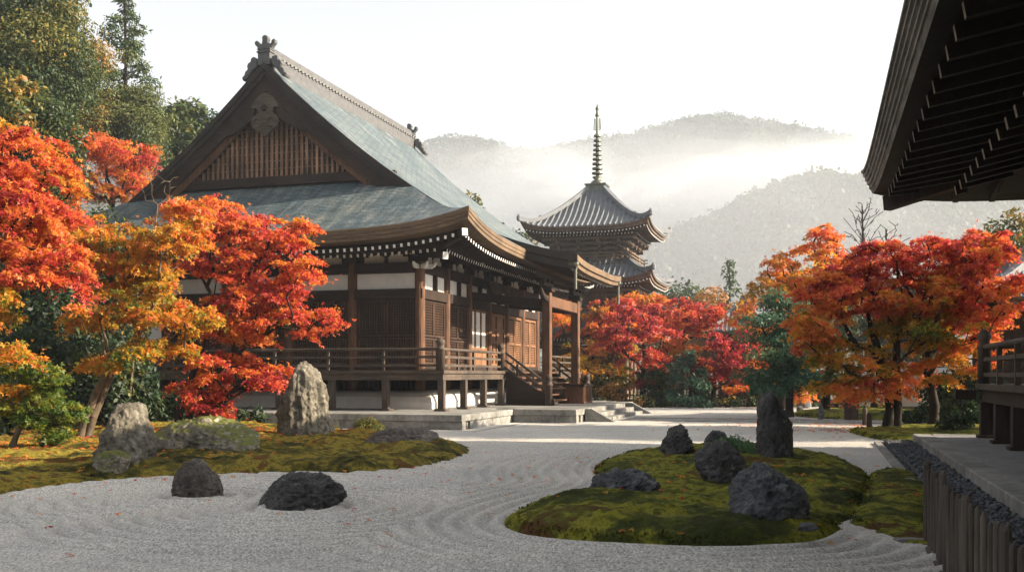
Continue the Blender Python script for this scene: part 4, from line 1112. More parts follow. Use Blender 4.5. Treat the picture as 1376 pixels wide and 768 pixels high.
# rain trench with slate pebbles, edged in stone, and the stake fence
def rl(u,v): return (RH[0]+u*CU-v*SU, RH[1]+u*SU+v*CU)
def trench():
    rng=np.random.default_rng(6); n=9500; d,f=ico(1)
    u=-2.0+rng.random(n)*.62; v=-20+rng.random(n)*21; s=.02+.026*rng.random(n)
    X=RH[0]+u*CU-v*SU; Y=RH[1]+u*SU+v*CU; Z=.05+.10*rng.random(n)
    q=d[None]*(1+.35*(rng.random((n,len(d),1))-.5)); q=q*np.stack([s*1.3,s,s*.6],-1)[:,None,:]
    a=rng.random(n)*6.28; c,sn=np.cos(a)[:,None],np.sin(a)[:,None]
    tl=(rng.random(n)-.5)[:,None]*1.4
    x=q[:,:,0]*c-q[:,:,1]*sn; y=q[:,:,0]*sn+q[:,:,1]*c; z=q[:,:,2]+x*tl
    vv=np.stack([x+X[:,None],y+Y[:,None],z+Z[:,None]],-1).reshape(-1,3)
    ff=(f[None]+(np.arange(n)*len(d))[:,None,None]).reshape(-1,3)
    tag(np_mesh('slate_pebbles',vv,ff,M['pebble']),'dark slate pebbles filling the rain trench along the platform','pebbles',kind='stuff')
trench()
m_=MB(); m_.box(-2.05,-1.36,-21,1.0,-.04,.06); o=m_.build('trench_bed',M['pebble']); o.location=RH; o.rotation_euler=(0,0,TH); tag(o,kind='structure')
m_=MB(); course(m_,(-2.22,-8.2),(-2.22,1.05),-.05,.10,.16,1.5,15,(1,0)); course(m_,(-2.22,1.051),(-1.36,1.051),-.05,.10,.15,.8,16,(0,1))
ke=m_.build('trench_kerb',M['granite'],None,bevel=.01); ke.location=RH; ke.rotation_euler=(0,0,TH); tag(ke,'pale stone kerb edging the pebble trench past the fence end','kerb')
fx,fy=4.12,10.17
M['stake']=wood('dark_stake_wood',(.03,.025,.021),(.11,.092,.078),'z',5)
fe=empty('stake_fence',(fx,fy,0),TH,label='low fence of weathered upright stakes beside the pebble trench',cat='fence')
rng=random.Random(12)
st0=None
for i in range(25):
    y=-.262*i; big=(i%6==5); h_=.79+rng.uniform(-.025,.025)+(.05 if i==0 or big else 0); r=.040+rng.uniform(-.006,.006)+(.02 if big or i==0 else 0); tl=rng.uniform(-.012,.012)
    m_=MB(); L=[]
    for z,k in ((-.05,1),(h_*.5,.98),(h_-.03,.94),(h_,.75)): L.append([(k*.6*r*math.cos(t)+tl*z,y+tl*z+k*r*math.sin(t),z+(.012*math.sin(3*t+i) if z==h_ else 0)) for t in np.arange(10)*2*math.pi/10])
    m_.skin(L); m_.add(L[-1],[tuple(range(10))]); m_.build('stake',M['stake'],fe)
for z in (.16,.60):
    m_=MB(); m_.bar((.062,.03,z),(.062,-6.3,z),.04,.07); m_.build('rail',M['wood_grey'],fe)
m_=MB(); m_.box(-.06,.12,-6.3,.1,-.04,.05); m_.build('ground_board',M['wood_grey'],fe)
m_=MB(); m_.box(-.15,.15,-.07,.07,-.03,.075); b_=m_.build('stone_block',M['granite'],None,bevel=.012); b_.location=(fx-.16,fy+.02,0); b_.rotation_euler=(0,0,.1); tag(b_,'small oblong stone block at the stake fence\'s near end','stone block')

# ------------------------------------------------------------------ small far buildings, walls, posts, back fence
def tiled_house(name,c,rz,W,D,zE,H,wallm,label,ridge=True,w0=None):
    e=empty(name,(*c,0),rz,label=label,cat='building')
    tile_roof(e,W,zE,w0 or .5,H,D=D,liftc=.25,sp=.3)
    m_=MB(); m_.box(-W+1.0,W-1.0,-D+1.0,D-1.0,0,zE+.35); m_.build('wall',wallm,e)
    m_=MB(); L=D-(W-(w0 or .5)); m_.box(-.28,.28,-L-.15,L+.15,zE+H-.15,zE+H+.35); m_.tube([(0,-L-.2,zE+H+.4),(0,L+.2,zE+H+.4)],.14,8)
    for s in (-1,1): m_.prism([(-.35,zE+H-.1),(.35,zE+H-.1),(.28,zE+H+.5),(.1,zE+H+.95),(-.1,zE+H+.95),(-.28,zE+H+.5)],s*(L+.16),s*(L+.34))
    m_.build('ridge',M['tile'],e)
    m_=MB()
    for y in np.arange(-D+1.0,D-.9,1.8):
        for s in (-1,1): m_.box(s*(W-1.0)-.1,s*(W-1.0)+.1,y-.1,y+.1,0,zE+.2)
    m_.build('wall_framing',M['wood_dark'],e)
    return e
tiled_house('tiled_house',at(1422,500,38)[:2],TH,3.4,5.0,4.25,2.5,M['wood_dark'],'dark tile-roofed building behind the right maple')
tiled_house('gate_house',at(1000,500,78)[:2],TH,2.6,3.6,4.9,1.75,M['wood_dark'],'small pale-tiled roof showing between the crimson and orange maples')
pw=empty('plaster_wall',(*at(1255,548,45)[:2],0),TH,label='white plastered garden wall behind the right maple trunks',cat='wall')
m_=MB(); m_.box(-1.6,3.2,-.15,.15,.3,1.75); m_.build('wall_face',M['white'],pw)
m_=MB(); m_.box(-1.65,3.25,-.2,.2,0,.298); m_.build('footing',M['granite'],pw)
m_=MB(); m_.prism([(-.4,1.75),(.4,1.75),(.06,2.0),(-.06,2.0)],-1.7,3.3,'x'); m_.build('coping',M['tile'],pw)
for px,base,h_,lab in ((1162,573,.62,'short weathered round post beside the big maple, left of a pair'),(1168,579,.55,'short dark round post in the moss, right of a pair')):
    x,y=ground(px,base); m_=MB(); m_.lathe([(.085,-.05),(.08,h_*.9),(.06,h_)],(0,0,0),10); o=m_.build('garden_post',M['wood_grey_z']); o.location=(x,y,0); tag(o,lab,'post')
x,y=ground(1159,568); m_=MB(); m_.box(-.25,.25,-.04,.04,0,.75); m_.box(-.28,.28,-.06,.06,.752,.80); sb=m_.build('notice_board',M['wood_grey_z']); sb.location=(x,y+1.2,0); tag(sb,'small weathered wooden board standing behind the round posts','board')
bf=empty('picket_fence',(*at(770,540,58)[:2],0),TH*.15,label='tall thin picket fence behind the crimson maples',cat='fence')
m_=MB(); rng=random.Random(3)
for i in range(58):
    h_=1.75+rng.uniform(-.12,.12); m_.box(i*.2-.035,i*.2+.035,-.02,.02,0,h_)
tag(m_.build('pickets',M['wood_grey_z'],bf),kind='stuff')
for z in (.5,1.35):
    m_=MB(); m_.box(-.1,11.6,.021,.07,z,z+.08); m_.build('rail',M['wood_grey'],bf)
for px,yy,h_,lab in ((790,50.5,1.75,'tall pale wooden post beside the porch steps'),(977,54,2.3,'slim left post of the garden gate under orange leaves'),(994,54,2.3,'slim right post of the garden gate under orange leaves')):
    p=at(px,548,yy); m_=MB(); m_.lathe([(.10,-.05),(.09,h_),(.05,h_+.05)],(0,0,0),8); o=m_.build('garden_post',M['wood_grey_z']); o.location=(p.x,p.y,0); tag(o,lab,'post')
# ------------------------------------------------------------------ trees
def unit(v): return v/np.maximum(np.linalg.norm(v,axis=-1,keepdims=True),1e-9)
def leaf_faces(p,d,n,L,lobes,wid=.42):
    s=unit(np.cross(n,d)); d=unit(d); L=L[:,None]; out=[]
    for k in range(lobes):
        a=0 if lobes==1 else (k-(lobes-1)/2)*1.05; ll=L*(1 if abs(a)<.1 else .82)
        dd=d*math.cos(a)+s*math.sin(a); ss=s*math.cos(a)-d*math.sin(a)
        out.append(np.stack([p,p+dd*ll*.5+ss*ll*wid*.5,p+dd*ll-n*ll*.18,p+dd*ll*.5-ss*ll*wid*.5],1))
    return np.stack(out,1).reshape(-1,3)
def crown(name,rng,pads,parent,mat,dens,L,lobes=3,mode='spray',droop=.25,tj=.09,wid=.42,org=None,tilt=.55):
    c=pads[:,:3]; r=pads[:,3]; thk=pads[:,4]; tint=pads[:,5]; P=len(pads)
    cnt=np.maximum(4,(dens*(r**2)).astype(int)); i=np.repeat(np.arange(P),cnt); n=len(i)
    if mode=='spray':
        K=6; tl=rng.normal(size=(P,2))*.22; so=rng.normal(size=(P,K,2)); so=so/np.maximum(1,np.linalg.norm(so,axis=2,keepdims=True))*.78; sz=rng.normal(size=(P,K))*.35; stn=rng.normal(size=(P,K))*.05
        k=rng.integers(0,K,n); o=so[i,k]+rng.normal(size=(n,2))*.22; rho=np.linalg.norm(o,axis=1)
        z=thk[i]*(sz[i,k]+rng.normal(size=n)*.28)-droop*r[i]*rho**2
        p=c[i]+np.stack([o[:,0]*r[i],o[:,1]*r[i],z+(o[:,0]*tl[i,0]+o[:,1]*tl[i,1])*r[i]],1)
        st_=rng.random(n)<.06; p=p+np.where(st_,1,0)[:,None]*rng.normal(size=(n,3))*(r[i]*.45)[:,None]*np.array([1,1,.6])
        nn=unit(np.array([0,0,1.])+rng.normal(size=(n,3))*tilt)
        a=rng.random(n)*6.283; d=np.stack([np.cos(a)+o[:,0]*.8,np.sin(a)+o[:,1]*.8,-.35+.3*rng.normal(size=n)],1)
        d=unit(d-nn*(d*nn).sum(1)[:,None]); tt=tint[i]+stn[i,k]+rng.normal(size=n)*tj
    else:
        u=unit(rng.normal(size=(n,3))); f=(.35+.65*rng.random(n)**.5)
        lump=1+.35*vnoise(u*2.3+c[i]*1.7,5)
        p=c[i]+u*(f*lump)[:,None]*np.stack([r[i],r[i],thk[i]],1)
        nn=unit(u*.8+rng.normal(size=(n,3))*.6+np.array([0,0,.35]))
        d=unit(rng.normal(size=(n,3))+u*.7+np.array([0,0,-.5])); d=unit(d-nn*(d*nn).sum(1)[:,None]); tt=tint[i]+rng.normal(size=n)*tj
    ll=L*(.65+.7*rng.random(n))
    if org is not None: p=p-np.array(org)
    v=leaf_faces(p,d,nn,ll,lobes,wid); f=np.arange(len(v)).reshape(-1,4)
    return np_mesh(name,v,f,mat,parent,False,{'tint':np.clip(np.repeat(tt,lobes),0,1)})
def skeleton(rng,trunk,r_base,r_top,targets,step=.5,twig=.010,org=(0,0,0),name='trunk',parent=None,mat=None,jit=.12,maxlimb=.6,expo=2.3,rise=.25):
    trunk=[np.array(t,float) for t in trunk]
    # resample the trunk
    pts=[trunk[0]]
    for a,b in zip(trunk,trunk[1:]):
        k=max(1,int(np.linalg.norm(b-a)/.35))
        for q in range(1,k+1): pts.append(a+(b-a)*q/k)
    nodes=list(pts); par=[-1]+list(range(len(pts)-1)); nt=len(pts); onlytop=int(nt*.45)
    dist0=[np.linalg.norm(t-pts[-1]) for t in targets]
    depth=[np.linalg.norm(q-pts[0]) for q in pts]; leafc=[]
    for ti in np.argsort(dist0):
        t=targets[ti]; N_=np.array(nodes[onlytop:]); dv=t-N_; dd=np.linalg.norm(dv,axis=1)
        cost=dd+rise*np.maximum(0,np.hypot(dv[:,0],dv[:,1])-dv[:,2])+.55*np.array(depth[onlytop:])*.5+np.where(dv[:,2]<-.2,.9*np.abs(dv[:,2]),0)
        j=int(np.argmin(cost))+onlytop; a=nodes[j]; L=np.linalg.norm(t-a); k=max(2,int(L/step)); prev=j
        side=rng.normal(size=3)*jit*L*.6; side[2]=abs(side[2])*.7+.05*L
        for q in range(1,k+1):
            f=q/k; p=a+(t-a)*f+side*math.sin(math.pi*f)+(rng.normal(size=3)*.03 if q<k else 0)
            nodes.append(p); par.append(prev); depth.append(depth[prev]+L/k); prev=len(nodes)-1
        leafc.append(prev)
    n=len(nodes); R=np.zeros(n)
    for l in leafc: R[l]+=twig**expo
    for i in range(n-1,0,-1): R[par[i]]+=max(R[i],1e-9) 
    R=R**(1/expo)
    tr=np.linspace(r_base,r_top,nt); sc=min(1.6,r_top/max(R[nt-1],1e-3)) if R[nt-1]>0 else 1
    R=np.maximum(R*sc,twig*.6); R[:nt]=tr; R[nt:]=np.minimum(R[nt:],r_top*maxlimb*1.2)
    vs=[];fs=[];cntv=0
    P=np.array(nodes)-np.array(org)
    for i in range(1,n):
        j=par[i]; a,b=P[j],P[i]; ra=min(R[j],R[i]*1.25) if i>=nt else R[j]; rb=R[i]
        t=b-a; l=np.linalg.norm(t)
        if l<1e-4: continue
        t=t/l; sd=np.cross(t,[0,0,1.]); 
        if np.linalg.norm(sd)<.1: sd=np.cross(t,[0,1.,0])
        sd/=np.linalg.norm(sd); up=np.cross(sd,t); m=9 if i<nt else 5
        # keep the ring directions stable along the trunk
        if i<nt: sd=unit(np.array([1.,0,0])-t*t[0]); up=np.cross(sd,t)
        th=np.arange(m)*2*math.pi/m; ring=np.cos(th)[:,None]*sd+np.sin(th)[:,None]*up
        flare=1.0
        vs.append(a+ring*ra*(1.35 if i==1 else 1)); vs.append(b+t*rb*.15+ring*rb)
        fs+= [(cntv+k,cntv+(k+1)%m,cntv+m+(k+1)%m,cntv+m+k) for k in range(m)]; cntv+=2*m
    return np_mesh(name,np.vstack(vs),np.array(fs),mat,parent,True)
def blob(px,py,wpx,hpx,Y,dep,tint,n): 
    c=at(px,py,Y); return (c.x,c.y,c.z,wpx/2/FPX*Y,dep/2,hpx/2/FPX*Y,tint,n)
def pads_of(rng,blobs,pr,pt,shell=.5,tj=.07,zmin=.25):
    out=[]
    for x,y,z,rx,ry,rz,t,n in blobs:
        u=unit(rng.normal(size=(n,3))); f=rng.random(n)**(1/3.)*shell+(1-shell)*(.45+.55*rng.random(n)); f=np.clip(f,0,1)
        q=np.array([x,y,z])+u*f[:,None]*np.array([rx,ry,rz])*.92
        q[:,2]=np.maximum(q[:,2],zmin)
        r=pr*(.65+.7*rng.random(n)); tt=t+rng.normal(size=n)*tj
        out.append(np.column_stack([q,r,r*pt,tt]))
    return np.vstack(out)
def make_tree(name,label,cat,base,trunks,blobs,seed,pr=.5,pt=.32,dens=900,L=.10,lobes=3,mode='spray',mat='maple',bark='bark',group=None,r0=.13,rt=.07,tj=.07,droop=.34,step=.45,twig=.010,wid=.42,nskel=None,jl=.14,tilt=.75):
    rng=np.random.default_rng(seed); b=(base[0],base[1],base[2] if len(base)>2 else 0.)
    root=empty(name,b); tag(root,label,cat,group)
    blobs=[(*q[:7],max(4,int(q[7]*1.0))) for q in blobs]
    pads=pads_of(rng,blobs,pr*.68,pt*.68,tj=tj*1.5)
    crown('crown',rng,pads,root,M[mat],dens,L,lobes,mode,droop,jl,wid,b,tilt)
    if isinstance(trunks[0][0],(int,float)): trunks=[trunks]
    tops=np.array([t[-1] for t in trunks]); own=np.argmin(((pads[:,None,:3]-tops[None])**2).sum(2),1)
    for k,t in enumerate(trunks):
        tg=[p[:3]-np.array([0,0,p[4]*.3]) for p in pads[own==k]]
        if nskel: tg=tg[::max(1,len(tg)//nskel)]
        skeleton(rng,t,r0,rt,tg,step,twig,b,'trunk',root,M[bark])
    return root
MG='autumn maples of the garden'
# left: the far-left red maple, the orange one and the red one before the hall
Y=19.5
make_tree('maple_tree','fiery red maple overhanging the left bank, its top the highest of the bank maples','maple tree',(-13.2,19.5),
  [(-13.2,19.5,0),(-12.9,19.5,1.2),(-12.2,19.4,2.4),(-11.4,19.3,3.3)],
  [blob(20,215,150,110,Y,3.4,.66,30),blob(-30,300,200,150,Y,3.6,.52,34),blob(45,300,120,110,Y,3.0,.66,26),blob(70,355,80,60,Y,2.4,.72,16),blob(-10,395,110,80,Y,3.0,.30,16),blob(20,250,170,80,Y,3.4,.60,20),blob(10,472,100,26,Y,2.0,.42,8),blob(-90,230,140,200,Y,3.6,.6,30)],
  101,pr=.50,dens=1750,L=.074,r0=.2,rt=.13,group=MG)
Y=24.0; bx=ground(105,599)
make_tree('maple_tree','orange-gold maple with a pale leaning trunk on the left bank','maple tree',bx,
  [[(bx[0],bx[1],0),at(112,575,bx[1]),at(128,530,24.3),at(143,500,24.1),at(158,470,24.)],[(bx[0]+.12,bx[1]+.1,0),at(125,560,bx[1]),at(150,500,24.6),at(185,455,24.4),at(200,420,24.3)]],
  [blob(170,335,140,80,Y,3.2,0.36,34),blob(232,312,100,60,Y,3.0,0.38,20),blob(205,385,160,60,Y,3.4,0.33,32),blob(140,420,100,40,Y,3.0,0.31,14),blob(240,420,100,50,Y,3.0,0.35,18),blob(205,468,130,26,Y,2.6,0.27,15),blob(122,305,60,44,Y,2.4,0.43,9),blob(128,488,90,20,Y,2.2,0.37,8),blob(255,282,56,34,Y,1.8,0.49,8)],
  102,pr=.50,dens=1600,L=.080,bark='bark_pale',r0=.11,rt=.075,group=MG)
Y=26.5; bx=((238-688)/1376*Y,Y)
make_tree('maple_tree','scarlet maple spreading in front of the hall veranda corner','maple tree',bx,
  [[(bx[0],bx[1],0),at(240,560,Y),at(252,520,Y),at(268,480,Y),at(280,440,Y)],[(bx[0]+.25,bx[1]+.1,0),at(255,555,Y),at(285,510,Y),at(315,470,Y)],[(bx[0]+.4,bx[1]-.1,0),at(268,565,Y-.2),at(300,540,Y-.3),at(318,520,Y-.4)]],
  [blob(290,290,110,70,Y,3.0,0.70,22),blob(345,310,120,60,Y,2.8,0.74,22),blob(395,320,90,55,Y,2.4,0.72,14),blob(310,355,150,60,Y,3.4,0.76,26),blob(400,360,80,40,Y,2.2,0.68,10),blob(345,400,140,50,Y,3.2,0.73,24),blob(415,430,80,55,Y,2.4,0.72,15),blob(380,385,80,34,Y,2.2,0.76,10),blob(330,440,120,40,Y,2.8,0.58,16),blob(300,490,120,46,Y,2.8,0.76,20),blob(352,505,80,34,Y,2.0,0.78,10),blob(270,525,90,46,Y,2.2,0.78,16),blob(295,545,60,26,Y,1.6,0.80,7),blob(285,420,80,60,Y,2.4,0.66,12)],
  103,pr=.48,dens=1600,L=.080,r0=.10,rt=.07,group=MG)
Y=20.6; bx=ground(10,617)
make_tree('maple_tree','small yellow-green maple at the left edge of the bank','maple tree',bx,
  [(bx[0],bx[1],0),at(20,590,Y),at(32,560,Y),at(40,535,Y)],
  [blob(40,505,110,60,Y,1.8,.03,24),blob(68,545,84,60,Y,1.6,.02,22),blob(15,540,80,40,Y,1.6,.08,12),blob(18,522,56,24,Y,1.2,.36,7),blob(70,580,56,24,Y,1.2,.03,8)],
  104,pr=.36,dens=1500,L=.085,bark='bark_pale',tj=.02,jl=.05,r0=.07,rt=.04,group=MG)
# the two big maples on the right
Y=31.0; b1=ground(1192,579); b2=ground(1254,577)
make_tree('maple_tree','large orange and crimson maple by the round posts, leftmost of two big trunks','maple tree',b1,
  [[(b1[0],b1[1],0),at(1196,550,b1[1]),at(1192,510,b1[1]),at(1180,470,31.2),at(1170,440,31.2)],[(b1[0]+.3,b1[1]+.1,0),at(1207,548,b1[1]),at(1204,510,b1[1]),at(1205,460,31.5),at(1212,420,31.5)]],
  [blob(1120,395,120,70,Y,4,.64,26),blob(1175,350,110,60,Y,3.6,.78,24),blob(1190,400,150,70,Y,4.2,.58,30),blob(1110,440,120,60,Y,3.8,.42,24),blob(1150,480,150,60,Y,4.0,.29,28),blob(1215,450,120,70,Y,4.0,.24,22),blob(1170,517,130,36,Y,3.2,.56,16),blob(1125,515,80,30,Y,2.4,.40,9),blob(1140,365,70,40,Y,2.6,.86,10),blob(1090,452,36,20,Y,2,.70,4)],
  105,pr=.56,dens=1200,L=.096,r0=.14,rt=.10,group=MG)
make_tree('maple_tree','large red maple with a thick dark forked trunk beside the platform corner','maple tree',b2,
  [(b2[0],b2[1],0),at(1256,545,b2[1]),at(1248,505,b2[1]),at(1246,480,32),at(1255,450,31.6),at(1258,430,31.4)],
  [blob(1250,345,120,60,Y,4,.78,26),blob(1310,340,110,55,Y,3.6,.72,24),blob(1300,375,130,60,Y,4,.70,28),blob(1245,395,120,60,Y,4,.60,24),blob(1320,415,120,60,Y,3.6,.66,22),blob(1265,440,120,60,Y,4,.28,20),blob(1310,465,110,50,Y,3.4,.52,16),blob(1330,320,60,30,Y,2.4,.76,8),blob(1355,385,60,40,Y,2.4,.76,8),blob(1262,495,110,36,Y,3,.42,10)],
  106,pr=.56,dens=1200,L=.096,r0=.16,rt=.11,group=MG)
Y=43; 
make_tree('maple_tree','tall orange maple with an upswept branch left of the two big ones','maple tree',((1108-688)/1376*Y,Y),
  [((1108-688)/1376*Y,Y,0),at(1112,510,Y),at(1120,460,Y),at(1110,410,Y),at(1105,380,Y)],
  [blob(1095,345,90,60,Y,4,.50,18),blob(1060,365,90,60,Y,4,.46,18),blob(1105,305,50,26,Y,2,.60,6),blob(1120,380,80,50,Y,4,.62,14),blob(1040,385,60,40,Y,4,.40,9),blob(1098,400,70,40,Y,3,.54,10),blob(1118,318,24,16,Y,1.2,.62,3)],
  107,pr=.62,dens=650,L=.17,lobes=2,r0=.2,rt=.12,twig=.014,group=MG)
def far_maple(label,px,Y,blobs,seed,pr=.7,dens=420,L=.2,pyb=545,trunk_py=470,**k):
    x=(px-688)/1376*Y
    make_tree('maple_tree',label,'maple tree',(x,Y),[(x,Y,0),at(px+2,(HY+EYE*FPX/Y+trunk_py)/2,Y),at(px+4,trunk_py,Y)],[blob(*b[:4],Y,b[4],b[5],b[6]) for b in blobs],seed,pr=pr,dens=dens,L=L,lobes=2,r0=.16,rt=.10,twig=.014,group=MG,**k)
far_maple('crimson maple right of the porch, the pinkest of the court\'s far edge',862,54,[(845,420,70,40,4,.88,14),(835,455,80,50,4,.90,18),(865,480,60,40,3,.86,10),(880,440,60,50,3.4,.84,10),(868,505,50,26,2.5,.84,5)],111)
far_maple('tall coral-red maple above the picket fence, in front of the pagoda roof',915,58,[(905,425,110,50,5,.74,20),(935,412,70,34,4,.78,12),(945,430,70,50,4,.68,12),(890,450,90,50,4,.50,14),(920,470,100,50,4,.56,14),(880,414,60,26,3,.80,7)],112,trunk_py=465)
far_maple('dark crimson maple over the garden gate, right of the coral-red one',957,52.5,[(985,460,80,50,4,.95,18),(965,480,90,50,4,.92,16),(1000,485,60,40,3,.74,8),(950,500,70,34,3,.74,8),(985,512,60,30,3,.58,7)],113,trunk_py=500)
far_maple('peach-orange maple behind the porch pillars',800,62,[(785,425,100,60,5,.50,20),(830,425,60,40,4,.55,12),(800,465,140,60,5,.34,22),(770,490,90,40,4,.26,12),(845,402,36,22,3,.58,5),(875,402,50,20,4,.56,6)],114,pr=.85,dens=560,trunk_py=470)
far_maple('golden-orange maple between gate house roof and green pine',1030,56,[(1025,420,80,70,5,.42,20),(1010,455,70,50,4,.38,12),(1040,455,60,60,4,.46,12),(1060,395,60,50,4,.48,10),(1025,490,60,40,3,.34,8)],115,trunk_py=480)
far_maple('low olive-gold maple between porch and crimson maple',815,57,[(800,490,100,44,4,.20,16),(830,505,70,40,3,.16,10),(775,510,60,30,3,.24,8)],116,pr=.6,trunk_py=510)
far_maple('small amber maple low beside the gate, under the pine',1050,50,[(1055,510,70,36,3,.42,10),(1035,500,50,30,3,.38,6),(1075,525,60,26,3,.5,7)],117,pr=.5,trunk_py=515)

def evergreen(label,px,py_top,py_bot,wpx,Y,seed,tint=.3,zb=0,n=26,shape='round',mat='ever',name='evergreen_tree',pr=None,dens=None,L=.24,group=None,cat='tree',leaf_w=.5,dep=None,tj=.16):
    rng=np.random.default_rng(seed); x=(px-688)/1376*Y; rx=wpx/2/FPX*Y; zt=at(px,py_top,Y).z; zl=at(px,py_bot,Y).z
    dep=dep or rx*.9
    root=empty(name,(x,Y,zb)); tag(root,label,cat,group); H=zt-zl
    pads=[]
    if shape=='round':
        for i in range(n):
            u=unit(rng.normal(size=3)); f=.45+.5*rng.random()**.6; k=1 if u[2]<0 else .9
            pads.append((x+u[0]*f*rx*.85,Y+u[1]*f*dep*.85,(zl+zt)/2+u[2]*f*H/2*.86,0,0,0))
        pr=pr or min(rx,H/2)*.46
    else:                                            # a conifer: whorls that shorten towards the tip, uneven
        for i in range(n):
            t=(i+rng.random())/n; t=t**.9; rr=rx*(1-t)**.75*(.55+.55*rng.random()); a=rng.random()*6.283
            pads.append((x+math.cos(a)*rr,Y+math.sin(a)*rr,zl+t*H*.97,0,0,0))
        pr=pr or rx*.40
    pads=np.array(pads); r=pr*(.6+.75*rng.random(n)); 
    if shape!='round': r*=np.clip(1.15-.75*(pads[:,2]-zl)/H,.3,1)
    pads[:,3]=r; pads[:,4]=r*(.72 if shape=='round' else .5); pads[:,5]=tint+rng.normal(size=n)*tj
    dens=dens or 8./(L*L*leaf_w)
    crown('crown',rng,pads,root,M[mat],dens,L,1,'ball',wid=leaf_w,tj=.10,org=(x,Y,zb))
    top=zl+H*(.5 if shape=='round' else .93)
    tg=[p[:3]-np.array([0,0,p[4]*.2]) for p in pads][:: max(1,n//22)]
    skeleton(rng,[(x,Y,zb-.1),(x+.1,Y,zb+(top-zb)*.5),(x,Y,top)],max(.12,rx*.07),max(.05,rx*.03),tg,1.2,.02,(x,Y,zb),'trunk',root,M['bark'])
    return root
WG='trees on the wooded slope behind the hall'
SZ=lambda px,Y:float(slope_z(np.array([(px-688)/1376*Y]),np.array([float(Y)]))[0])-.1
def slope_tree(label,px,pt,pb,w_,Y,seed,**k): return evergreen(label,px,pt,pb,w_,Y,seed,zb=SZ(px,Y),group=WG,**k)
slope_tree('huge dark green broadleaf tree filling the top left corner',35,-50,190,190,42,201,tint=.40,n=60,L=.15,cat='broadleaf tree')
slope_tree('olive and russet broadleaf tree between the corner tree and the tall cedar',104,30,215,100,51,202,tint=.72,n=44,L=.15,cat='broadleaf tree')
slope_tree('tall ragged cedar with gaps near its top, highest on the slope',168,-25,215,104,54,203,tint=.5,n=64,shape='cone',mat='needle',L=.24,cat='cedar',pr=.72,leaf_w=.35)
slope_tree('bushy light green cypress at the foot of the tall cedar',178,95,250,90,52.5,204,tint=.75,n=34,mat='needle',L=.15,cat='cypress',leaf_w=.4)
slope_tree('dark round-topped tree right of the cedar with rusty leaves, beside the roof slope',255,108,290,95,60,205,tint=.42,n=46,L=.32,cat='broadleaf tree',tj=.22)
slope_tree('dim blue-green tree between the cedar and the rusty round tree',222,118,290,60,72,206,tint=.15,n=30,L=.34,cat='broadleaf tree')
slope_tree('yellow-green young tree at the left edge above the red maple',12,75,210,75,33,207,tint=.72,n=26,L=.20,cat='broadleaf tree')
slope_tree('dark leafy tree under the corner tree beside the red slope maple',70,130,300,100,35.5,208,tint=.38,n=40,L=.15,cat='broadleaf tree')
slope_tree('deep green tree standing lowest on the slope behind the orange maple',100,280,480,190,33,209,tint=.16,n=50,L=.15,cat='broadleaf tree')
slope_tree('dark green tree at the far left behind the fiery maple',-60,60,420,230,36,210,tint=.25,n=60,L=.15,cat='broadleaf tree')
slope_tree('tall dark tree outside the top left corner behind the others',-20,-90,120,200,58,211,tint=.3,n=40,L=.34,cat='broadleaf tree')
Y=48.5; x=(150-688)/1376*Y; z0=SZ(150,Y)
make_tree('maple_tree','orange-red maple up on the wooded slope left of the roof','maple tree',(x,Y,z0),[(x,Y,z0),at(150,300,Y),at(152,255,Y)],
  [blob(140,205,90,60,Y,4,.62,28),blob(175,215,80,60,Y,4,.68,20),blob(150,245,110,50,Y,4,.56,20),blob(115,190,50,40,Y,3,.74,8),blob(190,245,50,40,Y,3,.64,8)],121,pr=.8,dens=460,L=.16,lobes=2,r0=.2,rt=.12,group=MG)
# dark evergreen shrubs under and behind the left maples
SG='dark shrubs under the left maples'
for k,(px,pt,pb,w_,Y,lab) in enumerate([(40,430,560,140,27,'dark leafy shrub behind the small yellow-green maple'),(150,455,590,120,29.5,'dark shrub right behind the orange maple\'s leaning trunk'),(-40,470,610,120,24,'dark shrub at the left picture edge behind the bank'),(215,500,590,90,31,'low dark shrub in the shade left of the scarlet maple\'s trunks'),(330,545,578,60,30.5,'low dark shrub beside the terrace behind the mossy boulder'),(70,380,500,120,31,'tall dark shrub between fiery and orange maples')]):
    evergreen(lab,px,pt,pb,w_,Y,220+k,tint=.18,n=26,L=.17,name='shrub',cat='shrub',group=SG)
# behind the hall and far court edge
evergreen('treetop showing over the hall roof left of the pagoda',636,254,330,34,85,240,tint=.62,n=22,L=.42,cat='tree')
evergreen('small treetop over the hall roof beside the pagoda',706,300,380,40,92,241,tint=.4,n=20,L=.42,cat='tree')
evergreen('dark pointed conifer rising above the gate house roof',980,346,470,50,92,242,tint=.4,n=44,shape='cone',mat='needle',L=.42,name='conifer_tree',cat='conifer',leaf_w=.4)
evergreen('blue-green young conifer below the coral-red maple',926,470,545,70,52.0,243,tint=.35,n=34,shape='cone',mat='pine',L=.22,name='conifer_tree',cat='conifer',leaf_w=.3)
evergreen('evergreen left of the young conifer, under the crimson maple',885,485,546,60,53.5,244,tint=.45,n=24,L=.22,name='evergreen_tree',cat='tree')
evergreen('olive-leaved bush at the picket fence near the porch',812,505,546,80,55.5,245,tint=.62,n=24,L=.2,name='shrub',cat='shrub')
evergreen('small red-leaved bush low by the picket fence',822,512,545,34,53,246,tint=.97,n=14,L=.16,name='shrub',cat='shrub',tj=.04)
evergreen('deep green tree behind the gate, right of the dark crimson maple',1030,470,545,80,58,247,tint=.2,n=30,L=.25,cat='tree')
evergreen('dark broad tree behind the far rocks on the moss mound',1085,480,550,110,53,248,tint=.15,n=34,L=.25,cat='tree')
evergreen('blue-grey tree in the haze behind the coral-red maple',915,380,520,110,95,249,tint=.4,n=34,L=.45,cat='tree')
evergreen('russet tree in the haze right of the pagoda\'s lower roof',950,385,500,70,80,250,tint=.95,n=24,L=.38,cat='tree')
